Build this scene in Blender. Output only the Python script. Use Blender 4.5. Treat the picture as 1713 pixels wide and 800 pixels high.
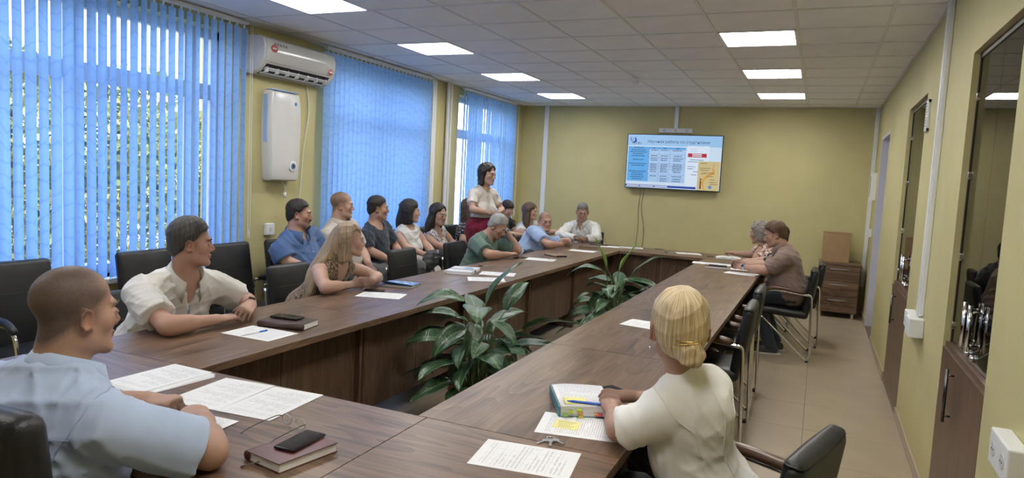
import bpy, bmesh, math, random
import numpy as np
from mathutils import Vector, Matrix

# ------------------------------------------------------------------ scene, camera, light
scene = bpy.context.scene
COL = scene.collection
for o in list(bpy.data.objects):
    bpy.data.objects.remove(o)

CAM = Vector((-0.33854, -4.53609, 1.66791))
cam_data = bpy.data.cameras.new('camera')
cam_data.sensor_width = 36.0
cam_data.lens = 1163.860 / 1713.0 * 36.0
cam_data.clip_start = 0.05
cam_data.clip_end = 300
cam = bpy.data.objects.new('camera', cam_data)
COL.objects.link(cam)
_r = Vector((0.9128, 0.40514, 0.05153)); _d = Vector((0.0824, -0.05912, -0.99484)); _f = Vector((-0.4, 0.91234, -0.08735))
_m = Matrix.Identity(4)
for i in range(3):
    _m[i][0] = _r[i]; _m[i][1] = -_d[i]; _m[i][2] = -_f[i]; _m[i][3] = CAM[i]
cam.matrix_world = _m
scene.camera = cam

vs = scene.view_settings
vs.view_transform = 'Standard'
vs.look = 'None'
vs.gamma = 1.0
vs.use_curve_mapping = False
vs.exposure = 0.45

world = bpy.data.worlds.new('world')
scene.world = world
world.use_nodes = True
wn = world.node_tree
wn.nodes.clear()
w_out = wn.nodes.new('ShaderNodeOutputWorld')
w_bg = wn.nodes.new('ShaderNodeBackground')
w_tc = wn.nodes.new('ShaderNodeTexCoord')
w_sep = wn.nodes.new('ShaderNodeSeparateXYZ')
w_ramp = wn.nodes.new('ShaderNodeValToRGB')
w_ramp.color_ramp.elements[0].position = 0.0
w_ramp.color_ramp.elements[0].color = (0.78, 0.86, 1.0, 1)
w_ramp.color_ramp.elements[1].position = 0.7
w_ramp.color_ramp.elements[1].color = (0.36, 0.58, 1.0, 1)
wn.links.new(w_tc.outputs['Generated'], w_sep.inputs[0])
wn.links.new(w_sep.outputs['Z'], w_ramp.inputs[0])
wn.links.new(w_ramp.outputs[0], w_bg.inputs[0])
w_bg.inputs[1].default_value = 3.7
wn.links.new(w_bg.outputs[0], w_out.inputs[0])

sun_data = bpy.data.lights.new('sun', 'SUN')
sun_data.energy = 4.0
sun_data.color = (1.0, 0.93, 0.8)
sun_data.angle = math.radians(0.6)
sun = bpy.data.objects.new('sun', sun_data)
COL.objects.link(sun)
sun.rotation_euler = (math.radians(20), math.radians(48), 0)   # high over the building, lights the trees from the house side

LAMP_STRENGTH = 18.5

# ------------------------------------------------------------------ materials
MATS = {}
def nt(m): return m.node_tree.nodes, m.node_tree.links
def principled(name, col=(0.5, 0.5, 0.5), rough=0.5, metal=0.0, spec=0.5, emit=None, estr=1.0):
    if name in MATS: return MATS[name]
    m = bpy.data.materials.new(name); m.use_nodes = True
    b = m.node_tree.nodes['Principled BSDF']
    b.inputs['Base Color'].default_value = (*col[:3], 1)
    b.inputs['Roughness'].default_value = rough
    b.inputs['Metallic'].default_value = metal
    b.inputs['Specular IOR Level'].default_value = spec
    if emit:
        b.inputs['Emission Color'].default_value = (*emit[:3], 1)
        b.inputs['Emission Strength'].default_value = estr
    MATS[name] = m
    return m
def coords(m, scale=(1, 1, 1), kind='Object', rot=(0, 0, 0)):
    N, L = nt(m)
    t = N.new('ShaderNodeTexCoord'); mp = N.new('ShaderNodeMapping')
    mp.inputs['Scale'].default_value = scale; mp.inputs['Rotation'].default_value = rot
    L.new(t.outputs[kind], mp.inputs[0])
    return mp.outputs[0]
def noise(m, vec, scale=5, detail=4, rough=0.5, dist=0.0):
    N, L = nt(m); n = N.new('ShaderNodeTexNoise')
    n.inputs['Scale'].default_value = scale; n.inputs['Detail'].default_value = detail
    n.inputs['Roughness'].default_value = rough; n.inputs['Distortion'].default_value = dist
    if vec is not None: L.new(vec, n.inputs['Vector'])
    return n.outputs['Fac']
def ramp(m, fac, stops, interp='LINEAR'):
    N, L = nt(m); r = N.new('ShaderNodeValToRGB'); cr = r.color_ramp; cr.interpolation = interp
    while len(cr.elements) < len(stops): cr.elements.new(0.5)
    for e, (p, c) in zip(cr.elements, stops):
        e.position = p; e.color = (*c[:3], 1)
    L.new(fac, r.inputs[0]); return r.outputs[0]
def bump(m, h, strength=0.2, dist=0.01):
    N, L = nt(m); b = N.new('ShaderNodeBump')
    b.inputs['Strength'].default_value = strength; b.inputs['Distance'].default_value = dist
    L.new(h, b.inputs['Height']); L.new(b.outputs[0], N['Principled BSDF'].inputs['Normal'])
def setcol(m, sock): nt(m)[1].new(sock, nt(m)[0]['Principled BSDF'].inputs['Base Color'])
def mathn(m, op, a, b=None, c=None):
    N, L = nt(m); n = N.new('ShaderNodeMath'); n.operation = op
    for i, v in enumerate((a, b, c)):
        if v is None: continue
        if isinstance(v, (int, float)): n.inputs[i].default_value = v
        else: L.new(v, n.inputs[i])
    return n.outputs[0]
def mixc(m, fac, a, b):
    N, L = nt(m); n = N.new('ShaderNodeMix'); n.data_type = 'RGBA'
    for s, v in ((n.inputs[0], fac), (n.inputs[6], a), (n.inputs[7], b)):
        if isinstance(v, (int, float)): s.default_value = v
        elif isinstance(v, tuple): s.default_value = (*v[:3], 1)
        else: L.new(v, s)
    return n.outputs[2]

def mottled(name, col, var=0.08, scale=6, rough=0.6, bstr=0.0, bscale=80, spec=0.5):
    if name in MATS: return MATS[name]
    m = principled(name, col, rough, spec=spec)
    v = coords(m)
    a = tuple(c * (1 - var) for c in col); b = tuple(min(1, c * (1 + var)) for c in col)
    setcol(m, ramp(m, noise(m, v, scale, 5), [(0.3, a), (0.7, b)]))
    if bstr: bump(m, noise(m, v, bscale, 4), bstr, 0.004)
    return m
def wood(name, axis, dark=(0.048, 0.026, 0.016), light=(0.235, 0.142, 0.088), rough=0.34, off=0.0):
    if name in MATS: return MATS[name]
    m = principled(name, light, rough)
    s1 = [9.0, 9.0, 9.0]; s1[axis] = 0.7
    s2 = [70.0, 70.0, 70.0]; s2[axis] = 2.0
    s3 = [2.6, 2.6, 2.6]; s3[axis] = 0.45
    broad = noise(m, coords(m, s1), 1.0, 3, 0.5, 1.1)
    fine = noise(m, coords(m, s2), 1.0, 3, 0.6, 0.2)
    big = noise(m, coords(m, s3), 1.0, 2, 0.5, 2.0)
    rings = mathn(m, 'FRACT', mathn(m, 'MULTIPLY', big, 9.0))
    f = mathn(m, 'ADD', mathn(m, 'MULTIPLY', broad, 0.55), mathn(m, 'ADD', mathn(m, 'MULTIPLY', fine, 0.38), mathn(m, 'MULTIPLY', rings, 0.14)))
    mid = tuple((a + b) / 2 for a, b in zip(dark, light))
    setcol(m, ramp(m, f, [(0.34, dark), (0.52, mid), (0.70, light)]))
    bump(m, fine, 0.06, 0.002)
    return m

wall_mat = mottled('wall_paint', (0.53, 0.475, 0.235), 0.04, 3, 0.65, 0.12, 160)
white_plastic = principled('white_plastic', (0.78, 0.79, 0.80), 0.35)
white_paint = mottled('white_paint', (0.72, 0.73, 0.74), 0.03, 3, 0.5)
grey_paint = mottled('jamb_paint', (0.55, 0.55, 0.62), 0.03, 3, 0.5)
chrome = principled('chrome', (0.80, 0.80, 0.80), 0.12, 1.0)
steel = principled('brushed_steel', (0.55, 0.55, 0.55), 0.3, 1.0)
black_plastic = principled('black_plastic', (0.012, 0.012, 0.013), 0.35)
dark_glass = principled('phone_glass', (0.008, 0.008, 0.010), 0.08)
leather = mottled('black_leather', (0.011, 0.0115, 0.0125), 0.2, 20, 0.42, 0.22, 220)
thread = principled('pale_thread', (0.45, 0.44, 0.40), 0.7)
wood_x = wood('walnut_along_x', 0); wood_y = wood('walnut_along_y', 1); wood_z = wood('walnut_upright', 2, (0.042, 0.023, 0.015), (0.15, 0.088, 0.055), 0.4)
edge_dark = wood('walnut_edge', 1, (0.04, 0.024, 0.017), (0.10, 0.062, 0.042), 0.4)
dark_brown = mottled('dark_brown_board', (0.035, 0.024, 0.018), 0.2, 8, 0.45)
arm_wood = wood('arm_wood', 1, (0.06, 0.03, 0.017), (0.15, 0.08, 0.045), 0.3)
ceil_tile = mottled('ceiling_tile', (0.86, 0.86, 0.85), 0.03, 4, 0.85, 0.25, 300)
ceil_grid = principled('ceiling_grid', (0.70, 0.70, 0.69), 0.35)
floor_mat = mottled('floor_tile', (0.40, 0.325, 0.235), 0.07, 3, 0.28, 0.03, 60)
grout = mottled('grout', (0.17, 0.135, 0.10), 0.1, 30, 0.8)
skirt_mat = mottled('skirting_tile', (0.40, 0.32, 0.23), 0.07, 3, 0.35)
paper_plain = principled('paper', (0.80, 0.80, 0.80), 0.7)

# ------------------------------------------------------------------ mesh helpers
def link(name, me, mat=None, parent=None, loc=None):
    o = bpy.data.objects.new(name, me); COL.objects.link(o)
    if mat is not None and not me.materials:
        for mm in (mat if isinstance(mat, (list, tuple)) else [mat]): me.materials.append(mm)
    if parent is not None: o.parent = parent
    if loc is not None: o.location = loc
    return o
def empty(name, loc=(0, 0, 0), rz=0.0):
    o = bpy.data.objects.new(name, None); COL.objects.link(o)
    o.empty_display_size = 0.1
    o.location = loc; o.rotation_euler = (0, 0, rz); return o
def tag(o, label=None, cat=None, group=None, kind=None):
    if label: o['label'] = label
    if cat: o['category'] = cat
    if group: o['group'] = group
    if kind: o['kind'] = kind
    return o
class MB:
    def __init__(self): self.v = []; self.f = []; self.mi = []
    def add(self, vs, fs, mi=0):
        n = len(self.v); self.v += [tuple(p) for p in vs]; self.f += [tuple(i + n for i in f) for f in fs]; self.mi += [mi] * len(fs); return self
    def box(self, lo, hi, mi=0, bev=0.0, M=None):
        x0, y0, z0 = lo; x1, y1, z1 = hi
        if bev <= 0:
            vs = [(x0, y0, z0), (x1, y0, z0), (x1, y1, z0), (x0, y1, z0), (x0, y0, z1), (x1, y0, z1), (x1, y1, z1), (x0, y1, z1)]
            fs = [(0, 3, 2, 1), (4, 5, 6, 7), (0, 1, 5, 4), (1, 2, 6, 5), (2, 3, 7, 6), (3, 0, 4, 7)]
        else:
            bm = bmesh.new(); bmesh.ops.create_cube(bm, size=1)
            for w in bm.verts: w.co = Vector(((x0 + x1) / 2 + w.co.x * (x1 - x0), (y0 + y1) / 2 + w.co.y * (y1 - y0), (z0 + z1) / 2 + w.co.z * (z1 - z0)))
            bmesh.ops.bevel(bm, geom=bm.edges[:], offset=bev, segments=2, profile=0.5, affect='EDGES')
            bm.verts.index_update(); vs = [w.co.copy() for w in bm.verts]; fs = [[w.index for w in f.verts] for f in bm.faces]; bm.free()
        if M is not None: vs = [M @ Vector(p) for p in vs]
        return self.add(vs, fs, mi)
    def cyl(self, a, b, r, r2=None, n=16, mi=0, cap=True):
        a = Vector(a); b = Vector(b); r2 = r if r2 is None else r2
        d = (b - a).normalized(); u = d.orthogonal().normalized(); w = d.cross(u)
        vs = [a + (u * math.cos(t) + w * math.sin(t)) * r for t in [2 * math.pi * i / n for i in range(n)]]
        vs += [b + (u * math.cos(t) + w * math.sin(t)) * r2 for t in [2 * math.pi * i / n for i in range(n)]]
        fs = [(i, (i + 1) % n, n + (i + 1) % n, n + i) for i in range(n)]
        if cap: fs += [tuple(range(n))[::-1], tuple(range(n, 2 * n))]
        return self.add(vs, fs, mi)
    def tube(self, pts, r, n=10, mi=0, closed=False, flat=1.0):
        pts = [Vector(p) for p in pts]; N = len(pts); rs = r if isinstance(r, (list, tuple)) else [r] * N
        vs = []; u = None
        for i, p in enumerate(pts):
            d = (pts[(i + 1) % N] - pts[i - 1]) if (closed or 0 < i < N - 1) else (pts[1] - pts[0] if i == 0 else pts[-1] - pts[-2])
            d.normalize()
            u = d.orthogonal().normalized() if u is None else (u - d * u.dot(d)).normalized()
            w = d.cross(u)
            vs += [p + (u * math.cos(2 * math.pi * k / n) + w * math.sin(2 * math.pi * k / n) * flat) * rs[i] for k in range(n)]
        fs = [(i * n + k, i * n + (k + 1) % n, ((i + 1) % N) * n + (k + 1) % n, ((i + 1) % N) * n + k) for i in range(N if closed else N - 1) for k in range(n)]
        if not closed: fs += [tuple(range(n))[::-1], tuple(range((N - 1) * n, N * n))]
        return self.add(vs, fs, mi)
    def lathe(self, prof, n=24, mi=0, c=(0, 0, 0)):
        vs = []; fs = []
        for r, z in prof: vs += [(c[0] + r * math.cos(2 * math.pi * k / n), c[1] + r * math.sin(2 * math.pi * k / n), c[2] + z) for k in range(n)]
        for i in range(len(prof) - 1): fs += [(i * n + k, i * n + (k + 1) % n, (i + 1) * n + (k + 1) % n, (i + 1) * n + k) for k in range(n)]
        return self.add(vs, fs, mi)
    def prism(self, poly, axis, a, b, mi=0):
        n = len(poly)
        def P(p, t):
            q = [0, 0, 0]; q[axis] = t; o = [i for i in range(3) if i != axis]; q[o[0]] = p[0]; q[o[1]] = p[1]; return tuple(q)
        vs = [P(p, a) for p in poly] + [P(p, b) for p in poly]
        fs = [tuple(range(n)), tuple(range(n, 2 * n))[::-1]] + [(i, n + i, n + (i + 1) % n, (i + 1) % n) for i in range(n)]
        return self.add(vs, fs, mi)
    def mesh(self, name, smooth=False, fix=True):
        me = bpy.data.meshes.new(name); me.from_pydata(self.v, [], self.f)
        if any(self.mi): me.polygons.foreach_set('material_index', self.mi)
        if fix:
            bm = bmesh.new(); bm.from_mesh(me); bmesh.ops.recalc_face_normals(bm, faces=bm.faces[:]); bm.to_mesh(me); bm.free()
        if smooth:
            me.polygons.foreach_set('use_smooth', [True] * len(me.polygons))
            if smooth != 'all': me.set_sharp_from_angle(angle=math.radians(40))
        me.update(); return me
    def build(self, name, mat, parent=None, loc=None, smooth=False, fix=True):
        return link(name, self.mesh(name, smooth, fix), mat, parent, loc)
def spline(pts, n=6, closed=False):
    P = [Vector(p) for p in pts]; N = len(P); out = []
    for i in range(N if closed else N - 1):
        p1, p2 = P[i], P[(i + 1) % N]
        p0 = P[i - 1] if (closed or i > 0) else p1 * 2 - p2
        p3 = P[(i + 2) % N] if (closed or i < N - 2) else p2 * 2 - p1
        for k in range(n):
            t = k / n
            out.append(0.5 * ((2 * p1) + (p2 - p0) * t + (2 * p0 - 5 * p1 + 4 * p2 - p3) * t * t + (3 * p1 - p0 - 3 * p2 + p3) * t ** 3))
    if not closed: out.append(P[-1])
    return out
def copy_tree(o, parent=None):
    c = o.copy(); COL.objects.link(c); c.parent = parent
    for ch in list(o.children): copy_tree(ch, c)
    return c
def text_mesh(s, size, font_scale=1.0):
    cu = bpy.data.curves.new('lettering', 'FONT'); cu.body = s; cu.size = size; cu.align_x = 'CENTER'; cu.align_y = 'CENTER'; cu.resolution_u = 6
    o = bpy.data.objects.new('lettering_source', cu); COL.objects.link(o)
    dg = bpy.context.evaluated_depsgraph_get(); dg.update()
    me = bpy.data.meshes.new_from_object(o.evaluated_get(dg))
    bpy.data.objects.remove(o); bpy.data.curves.remove(cu)
    me.materials.clear(); me.name = 'lettering'
    return me
# ------------------------------------------------------------------ the room
H = 2.889; XL = -5.026; XR = 0.317; YB = 6.363; YN = -6.3
SC = 1.06
def struct(name, mb, mat, smooth=False): return tag(mb.build(name, mat, smooth=smooth), kind='structure')

# floor: slab of grout with separate tiles laid on it
fl = MB().box((XL - 0.4, YN - 0.3, -0.15), (XR + 0.6, YB + 0.3, -0.004))
floor = struct('floor', fl, grout)
TS = 0.636
tile_cache = {}
xs = [0.312 + 0.004 - TS * i for i in range(10)]
ys = [0.09 + TS * j for j in range(-10, 11)]
for i in range(9):
    for j in range(len(ys) - 1):
        x1, x0 = xs[i], max(xs[i + 1], XL); y0, y1 = max(ys[j], YN), min(ys[j + 1], YB)
        if x1 - x0 < 0.02 or y1 - y0 < 0.02: continue
        k = (round(x1 - x0, 3), round(y1 - y0, 3))
        if k not in tile_cache:
            tile_cache[k] = MB().box((0.0015, 0.0015, -0.004), (k[0] - 0.0015, k[1] - 0.0015, 0.0), bev=0.001).mesh('floor_tile')
        link('tile', tile_cache[k], floor_mat, floor, (x0, y0, 0))

# ceiling: slab above, separate tiles in a T-bar grid
ceiling = struct('ceiling', MB().box((XL - 0.4, YN - 0.3, H + 0.05), (XR + 0.6, YB + 0.3, H + 0.2)), white_paint)
cx = [XR] + [-0.6 * i for i in range(0, 9)] + [XL]
cy = [YN] + [0.6 * j for j in range(-10, 11)] + [YB]
lamp_cells = set()
for r in (-10, -7, -4, -1, 2, 5, 8):
    for c in (1, 6): lamp_cells.add((c, r))
ctile = {}
for i in range(len(cx) - 1):
    for j in range(len(cy) - 1):
        x1, x0, y0, y1 = cx[i], cx[i + 1], cy[j], cy[j + 1]
        r = j - 11; c = i - 1
        if (c, r) in lamp_cells: continue
        k = (round(x1 - x0, 3), round(y1 - y0, 3))
        if k not in ctile: ctile[k] = MB().box((0.006, 0.006, 0.004), (k[0] - 0.006, k[1] - 0.006, 0.018), bev=0.003).mesh('ceiling_tile')
        link('tile', ctile[k], ceil_tile, ceiling, (x0, y0, H))
for x in cx[1:-1]: MB().box((x - 0.012, YN, H - 0.001), (x + 0.012, YB, H + 0.03)).build('grid_bar', ceil_grid, ceiling)
for y in cy[1:-1]:
    MB().box((XL, y - 0.012, H), (XR, y + 0.012, H + 0.029)).build('grid_bar', ceil_grid, ceiling)
for (a, b) in (((XL, YN), (XL + 0.022, YB)), ((XR - 0.022, YN), (XR, YB)), ((XL, YB - 0.022), (XR, YB))):
    MB().box((a[0], a[1], H - 0.003), (b[0], b[1], H + 0.02)).build('edge_angle', ceil_grid, ceiling)

# ceiling light panels
lamp_mat = principled('lamp_diffuser', (0.9, 0.9, 0.88), 0.5, emit=(1.0, 0.98, 0.94), estr=LAMP_STRENGTH)
lamp_rib = principled('lamp_rib', (0.9, 0.9, 0.88), 0.5, emit=(1.0, 0.98, 0.94), estr=LAMP_STRENGTH * 0.45)
lamp_place = {(6, -1): 'square ceiling light panel cut off by the top edge, above the large window', (6, 2): 'square ceiling light panel second nearest on the window side', (6, 5): 'square ceiling light panel third along the window side', (6, 8): 'farthest square ceiling light panel on the window side',
              (1, 2): 'nearest of three square ceiling light panels on the cabinet side', (1, 5): 'middle of three square ceiling light panels on the cabinet side', (1, 8): 'farthest square ceiling light panel on the cabinet side'}
for (c, r) in sorted(lamp_cells):
    if r < -7: continue
    x1 = -0.6 * c; x0 = x1 - 0.6; y0 = 0.6 * r; y1 = y0 + 0.6
    t = empty('ceiling_light', ((x0 + x1) / 2, (y0 + y1) / 2, H))
    tag(t, lamp_place.get((c, r), {(1, -1): 'ceiling light panel above the nearest cabinet, just outside the top edge', (1, -4): 'ceiling light panel straight above the camera', (6, -4): 'ceiling light panel above the light blue shirt man, outside the picture', (1, -7): 'ceiling light panel behind the camera on the cabinet side', (6, -7): 'ceiling light panel behind the camera on the window side'}.get((c, r), 'ceiling light')), 'light', 'ceiling light panels')
    f = MB()
    for s in (-1, 1):
        f.box((s * 0.285 - 0.012, -0.297, -0.003), (s * 0.285 + 0.012, 0.297, 0.03)); f.box((-0.297, s * 0.285 - 0.012, -0.003), (0.297, s * 0.285 + 0.012, 0.03))
    f.build('frame', white_plastic, t)
    MB().box((-0.275, -0.275, 0.02), (0.275, 0.275, 0.028)).build('diffuser', lamp_mat, t)
    for k in range(6):
        x = -0.23 + k * 0.092
        MB().prism([(x - 0.014, 0.02), (x, 0.004), (x + 0.014, 0.02)], 1, -0.275, 0.275).build('louvre_rib', lamp_rib, t)

# smoke detector
t = empty('smoke_detector', (-2.42, 3.55, H)); tag(t, 'small round white smoke detector on the ceiling tiles', 'detector')
MB().lathe([(0.0, 0), (0.055, 0), (0.055, -0.018), (0.045, -0.022)], 24).build('base', white_plastic, t, smooth=True)
MB().lathe([(0.045, -0.022), (0.042, -0.045), (0.03, -0.055), (0, -0.056)], 24).build('sensor_dome', white_plastic, t, smooth=True)

# left wall with three window openings
WZ0 = 0.80; WZ1 = 2.78
WINS = [(-3.6, 0.02), (1.24, 3.17), (4.08, 5.88)]
wl = MB(); wt = 0.36
ycur = YN - 0.3
for (a, b) in WINS + [(YB + 0.3, None)]:
    wl.box((XL - wt, ycur, -0.1), (XL, a, H + 0.2)); ycur = b
for (a, b) in WINS:
    wl.box((XL - wt, a, -0.1), (XL, b, WZ0)); wl.box((XL - wt, a, WZ1), (XL, b, H + 0.2))
struct('wall_left', wl, wall_mat)
glass_mat = bpy.data.materials.new('window_glass'); glass_mat.use_nodes = True
N, L = nt(glass_mat); N.clear()
go = N.new('ShaderNodeOutputMaterial'); gm = N.new('ShaderNodeMixShader'); gt = N.new('ShaderNodeBsdfTransparent'); gg = N.new('ShaderNodeBsdfGlossy'); gg.inputs['Roughness'].default_value = 0.02
def schlick(m, f0):
    N, L = nt(m); lw = N.new('ShaderNodeLayerWeight'); lw.inputs['Blend'].default_value = 0.5
    return mathn(m, 'ADD', mathn(m, 'MULTIPLY', mathn(m, 'POWER', lw.outputs['Facing'], 5.0), 1 - f0), f0)
L.new(schlick(glass_mat, 0.05), gm.inputs[0]); L.new(gt.outputs[0], gm.inputs[1]); L.new(gg.outputs[0], gm.inputs[2]); L.new(gm.outputs[0], go.inputs[0])
MATS['window_glass'] = glass_mat
pvc = principled('pvc_frame', (0.75, 0.77, 0.82), 0.3)
muls = [[-2.6, -1.28, -0.28], [2.15], [4.95]]
for n, (a, b) in enumerate(WINS):
    w = empty('window_%d' % (n + 1), (XL - 0.2, (a + b) / 2, WZ0)); tag(w, kind='structure')
    yl = [a] + muls[n] + [b]; o = (a + b) / 2
    X0, X1 = -0.035, 0.035
    fr = MB()
    fr.box((X0, a - o, 0), (X1, b - o, 0.07)).box((X0, a - o, WZ1 - WZ0 - 0.07), (X1, b - o, WZ1 - WZ0)).box((X0, a - o, 0), (X1, a - o + 0.07, WZ1 - WZ0)).box((X0, b - o - 0.07, 0), (X1, b - o, WZ1 - WZ0))
    fr.build('window_frame', pvc, w)
    tz = 1.40
    MB().box((X0 + 0.006, a - o + 0.01, tz), (X1 - 0.006, b - o - 0.01, tz + 0.13)).build('transom', pvc, w)
    for y in muls[n]: MB().box((X0 - 0.004, y - o - 0.055, 0.01), (X1 + 0.004, y - o + 0.055, WZ1 - WZ0 - 0.01)).build('mullion', pvc, w)
    for k in range(len(yl) - 1):
        for (z0, z1) in ((0.07, tz), (tz + 0.13, WZ1 - WZ0 - 0.07)):
            MB().box((-0.004, yl[k] - o + 0.05, z0), (0.004, yl[k + 1] - o - 0.05, z1)).build('pane', glass_mat, w)
    MB().box((0.0, a - o - 0.03, -0.04), (0.28, b - o + 0.03, 0.0), bev=0.006).build('window_sill', white_plastic, w)

# right wall with a door opening and two cabinet niches
NICHE = [(-1.30, -0.28, 2.425), (1.40, 2.56, 2.445), (4.35, 5.50, 2.42)]
wr = MB(); ycur = YN - 0.3
for (a, b, z) in NICHE + [(YB + 0.3, None, 0)]:
    wr.box((XR, ycur, -0.1), (XR + 0.55, a, H + 0.2)); ycur = b
for (a, b, z) in NICHE: wr.box((XR, a, z), (XR + 0.55, b, H + 0.2))
wr.box((XR + 0.5, YN, -0.1), (XR + 0.56, YB, H))
struct('wall_right', wr, wall_mat)
struct('wall_back', MB().box((XL - 0.4, YB, -0.1), (XR + 0.6, YB + 0.2, H + 0.2)), wall_mat)
struct('wall_front', MB().box((XL - 0.4, YN - 0.2, -0.1), (XR + 0.6, YN, H + 0.2)), wall_mat)
bb = MB()
for (a, b) in ((YN, -1.30), (-0.28, 1.40), (2.56, 4.35), (5.50, YB)): bb.box((XR - 0.012, a, 0), (XR, b, 0.085), bev=0.003)
struct('baseboard_right', bb, skirt_mat)
struct('baseboard_back', MB().box((XL, YB - 0.012, 0), (XR - 0.012, YB, 0.085), bev=0.003), skirt_mat)
struct('baseboard_left', MB().box((XL, YN, 0), (XL + 0.012, YB - 0.012, 0.085), bev=0.003), skirt_mat)
# door
d = empty('door_1', (XR, 4.35, 0)); tag(d, kind='structure')
MB().box((0.0, 0.0, 0), (0.5, 0.035, 2.42)).box((0.0, 1.115, 0), (0.5, 1.15, 2.42)).box((0.0, 0.035, 2.385), (0.5, 1.115, 2.42)).build('door_jamb', grey_paint, d)
dl = MB().box((0.34, 0.04, 0.01), (0.38, 1.11, 2.38), bev=0.004).build('door_leaf', grey_paint, d)
MB().cyl((0.34, 0.14, 1.05), (0.29, 0.14, 1.05), 0.012).tube([(0.295, 0.14, 1.05), (0.295, 0.26, 1.05)], 0.009).build('door_handle', steel, dl, smooth=True)

# cable trunks
def trunk(name, lo, hi, label, ridge=None):
    o = MB().box(lo, hi, bev=0.004).build(name, white_plastic); tag(o, label, 'trunking'); return o
MB_ = MB
t1 = trunk('cable_trunking', (XR - 0.028, 0.50, 0.93), (XR, 0.63, H - 0.003), 'wide white cable trunking running up the wall between the two cabinets')
MB().box((XR - 0.031, 0.585, 0.93), (XR - 0.027, 0.588, H - 0.003)).build('cover_seam', black_plastic, t1)
MB().box((XR - 0.034, 0.512, 0.93), (XR - 0.028, 0.575, H - 0.003), bev=0.002).build('cover_strip', white_plastic, t1)
trunk('cable_trunking', (XR - 0.05, YB - 0.05, 0.4), (XR - 0.001, YB - 0.001, H - 0.003), 'narrow white trunking in the far corner beside the doorway')
trunk('cable_trunking', (-4.63, YB - 0.03, 0.09), (-4.555, YB - 0.001, H - 0.003), 'white vertical trunking on the far wall near the window corner')
trunk('cable_trunking', (-2.485, YB - 0.03, 2.54), (-2.425, YB - 0.001, H - 0.003), 'short white trunking dropping from the ceiling to the television')
trunk('cable_trunking', (XL + 0.001, 3.33, 0.09), (XL + 0.03, 3.43, H - 0.003), 'white vertical trunking between the second and third windows')
for k in range(2):
    o = MB().cyl((XL + 0.045, 3.70 + 0.075 * k, 0.09), (XL + 0.045, 3.70 + 0.075 * k, H - 0.003), 0.024 - 0.004 * k, n=16).build('heating_pipe', white_paint, smooth=True)
    tag(o, ['thicker white heating pipe beside the third window', 'thinner white heating pipe nearest the third window'][k], 'pipe')

# vertical blinds
def blind_material(name, a, b):
    m = bpy.data.materials.new(name); m.use_nodes = True
    N, L = nt(m); N.clear()
    out = N.new('ShaderNodeOutputMaterial'); mx = N.new('ShaderNodeMixShader'); di = N.new('ShaderNodeBsdfDiffuse'); tr = N.new('ShaderNodeBsdfTranslucent')
    tcn = N.new('ShaderNodeTexCoord'); oi = N.new('ShaderNodeObjectInfo'); mp = N.new('ShaderNodeMapping'); mp.inputs['Scale'].default_value = (1, 3.2, 1.0)
    va = N.new('ShaderNodeVectorMath'); va.operation = 'ADD'; cbx = N.new('ShaderNodeCombineXYZ')
    L.new(mathn(m, 'MULTIPLY', oi.outputs['Random'], 17.0), cbx.inputs[2]); L.new(mathn(m, 'MULTIPLY', oi.outputs['Random'], 31.0), cbx.inputs[1])
    L.new(tcn.outputs['Object'], mp.inputs[0]); L.new(mp.outputs[0], va.inputs[0]); L.new(cbx.outputs[0], va.inputs[1]); v = va.outputs[0]
    wv = N.new('ShaderNodeTexWave'); wv.inputs['Scale'].default_value = 3.0; wv.inputs['Distortion'].default_value = 7; wv.inputs['Detail'].default_value = 1.5; wv.inputs['Detail Scale'].default_value = 0.8
    wv.bands_direction = 'Z'
    L.new(v, wv.inputs[0])
    c = ramp(m, wv.outputs['Fac'], [(0.0, a), (0.10, b), (1.0, b)])
    mx.inputs[0].default_value = 0.75
    L.new(c, di.inputs[0]); L.new(c, tr.inputs[0]); L.new(di.outputs[0], mx.inputs[1]); L.new(tr.outputs[0], mx.inputs[2]); L.new(mx.outputs[0], out.inputs[0])
    MATS[name] = m; return m
blind_mat = blind_material('blue_blind_fabric', (0.46, 0.66, 0.92), (0.56, 0.745, 0.97))
def slat_mesh(z0, z1, w=0.089):
    mb = MB(); n = 6; vs = []; rows = 2
    for z in (z0, z1):
        for s in (1, -1):
            for k in range(n + 1):
                t = k / n - 0.5; vs.append((0.006 * (1 - (2 * t) ** 2) + 0.0006 * s, t * w, z))
    m = n + 1; fs = []
    for k in range(n):
        fs.append((k, k + 1, 2 * m + k + 1, 2 * m + k)); fs.append((m + k + 1, m + k, 3 * m + k, 3 * m + k + 1))
    fs += [(0, 2 * m, 3 * m, m), (n, m + n, 3 * m + n, 2 * m + n)]
    fs += [tuple(range(0, m)) + tuple(range(2 * m - 1, m - 1, -1)), tuple(range(2 * m, 3 * m)) + tuple(range(4 * m - 1, 3 * m - 1, -1))]
    mb.add(vs, fs); return mb.mesh('slat', True)
XB = -4.945
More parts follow.
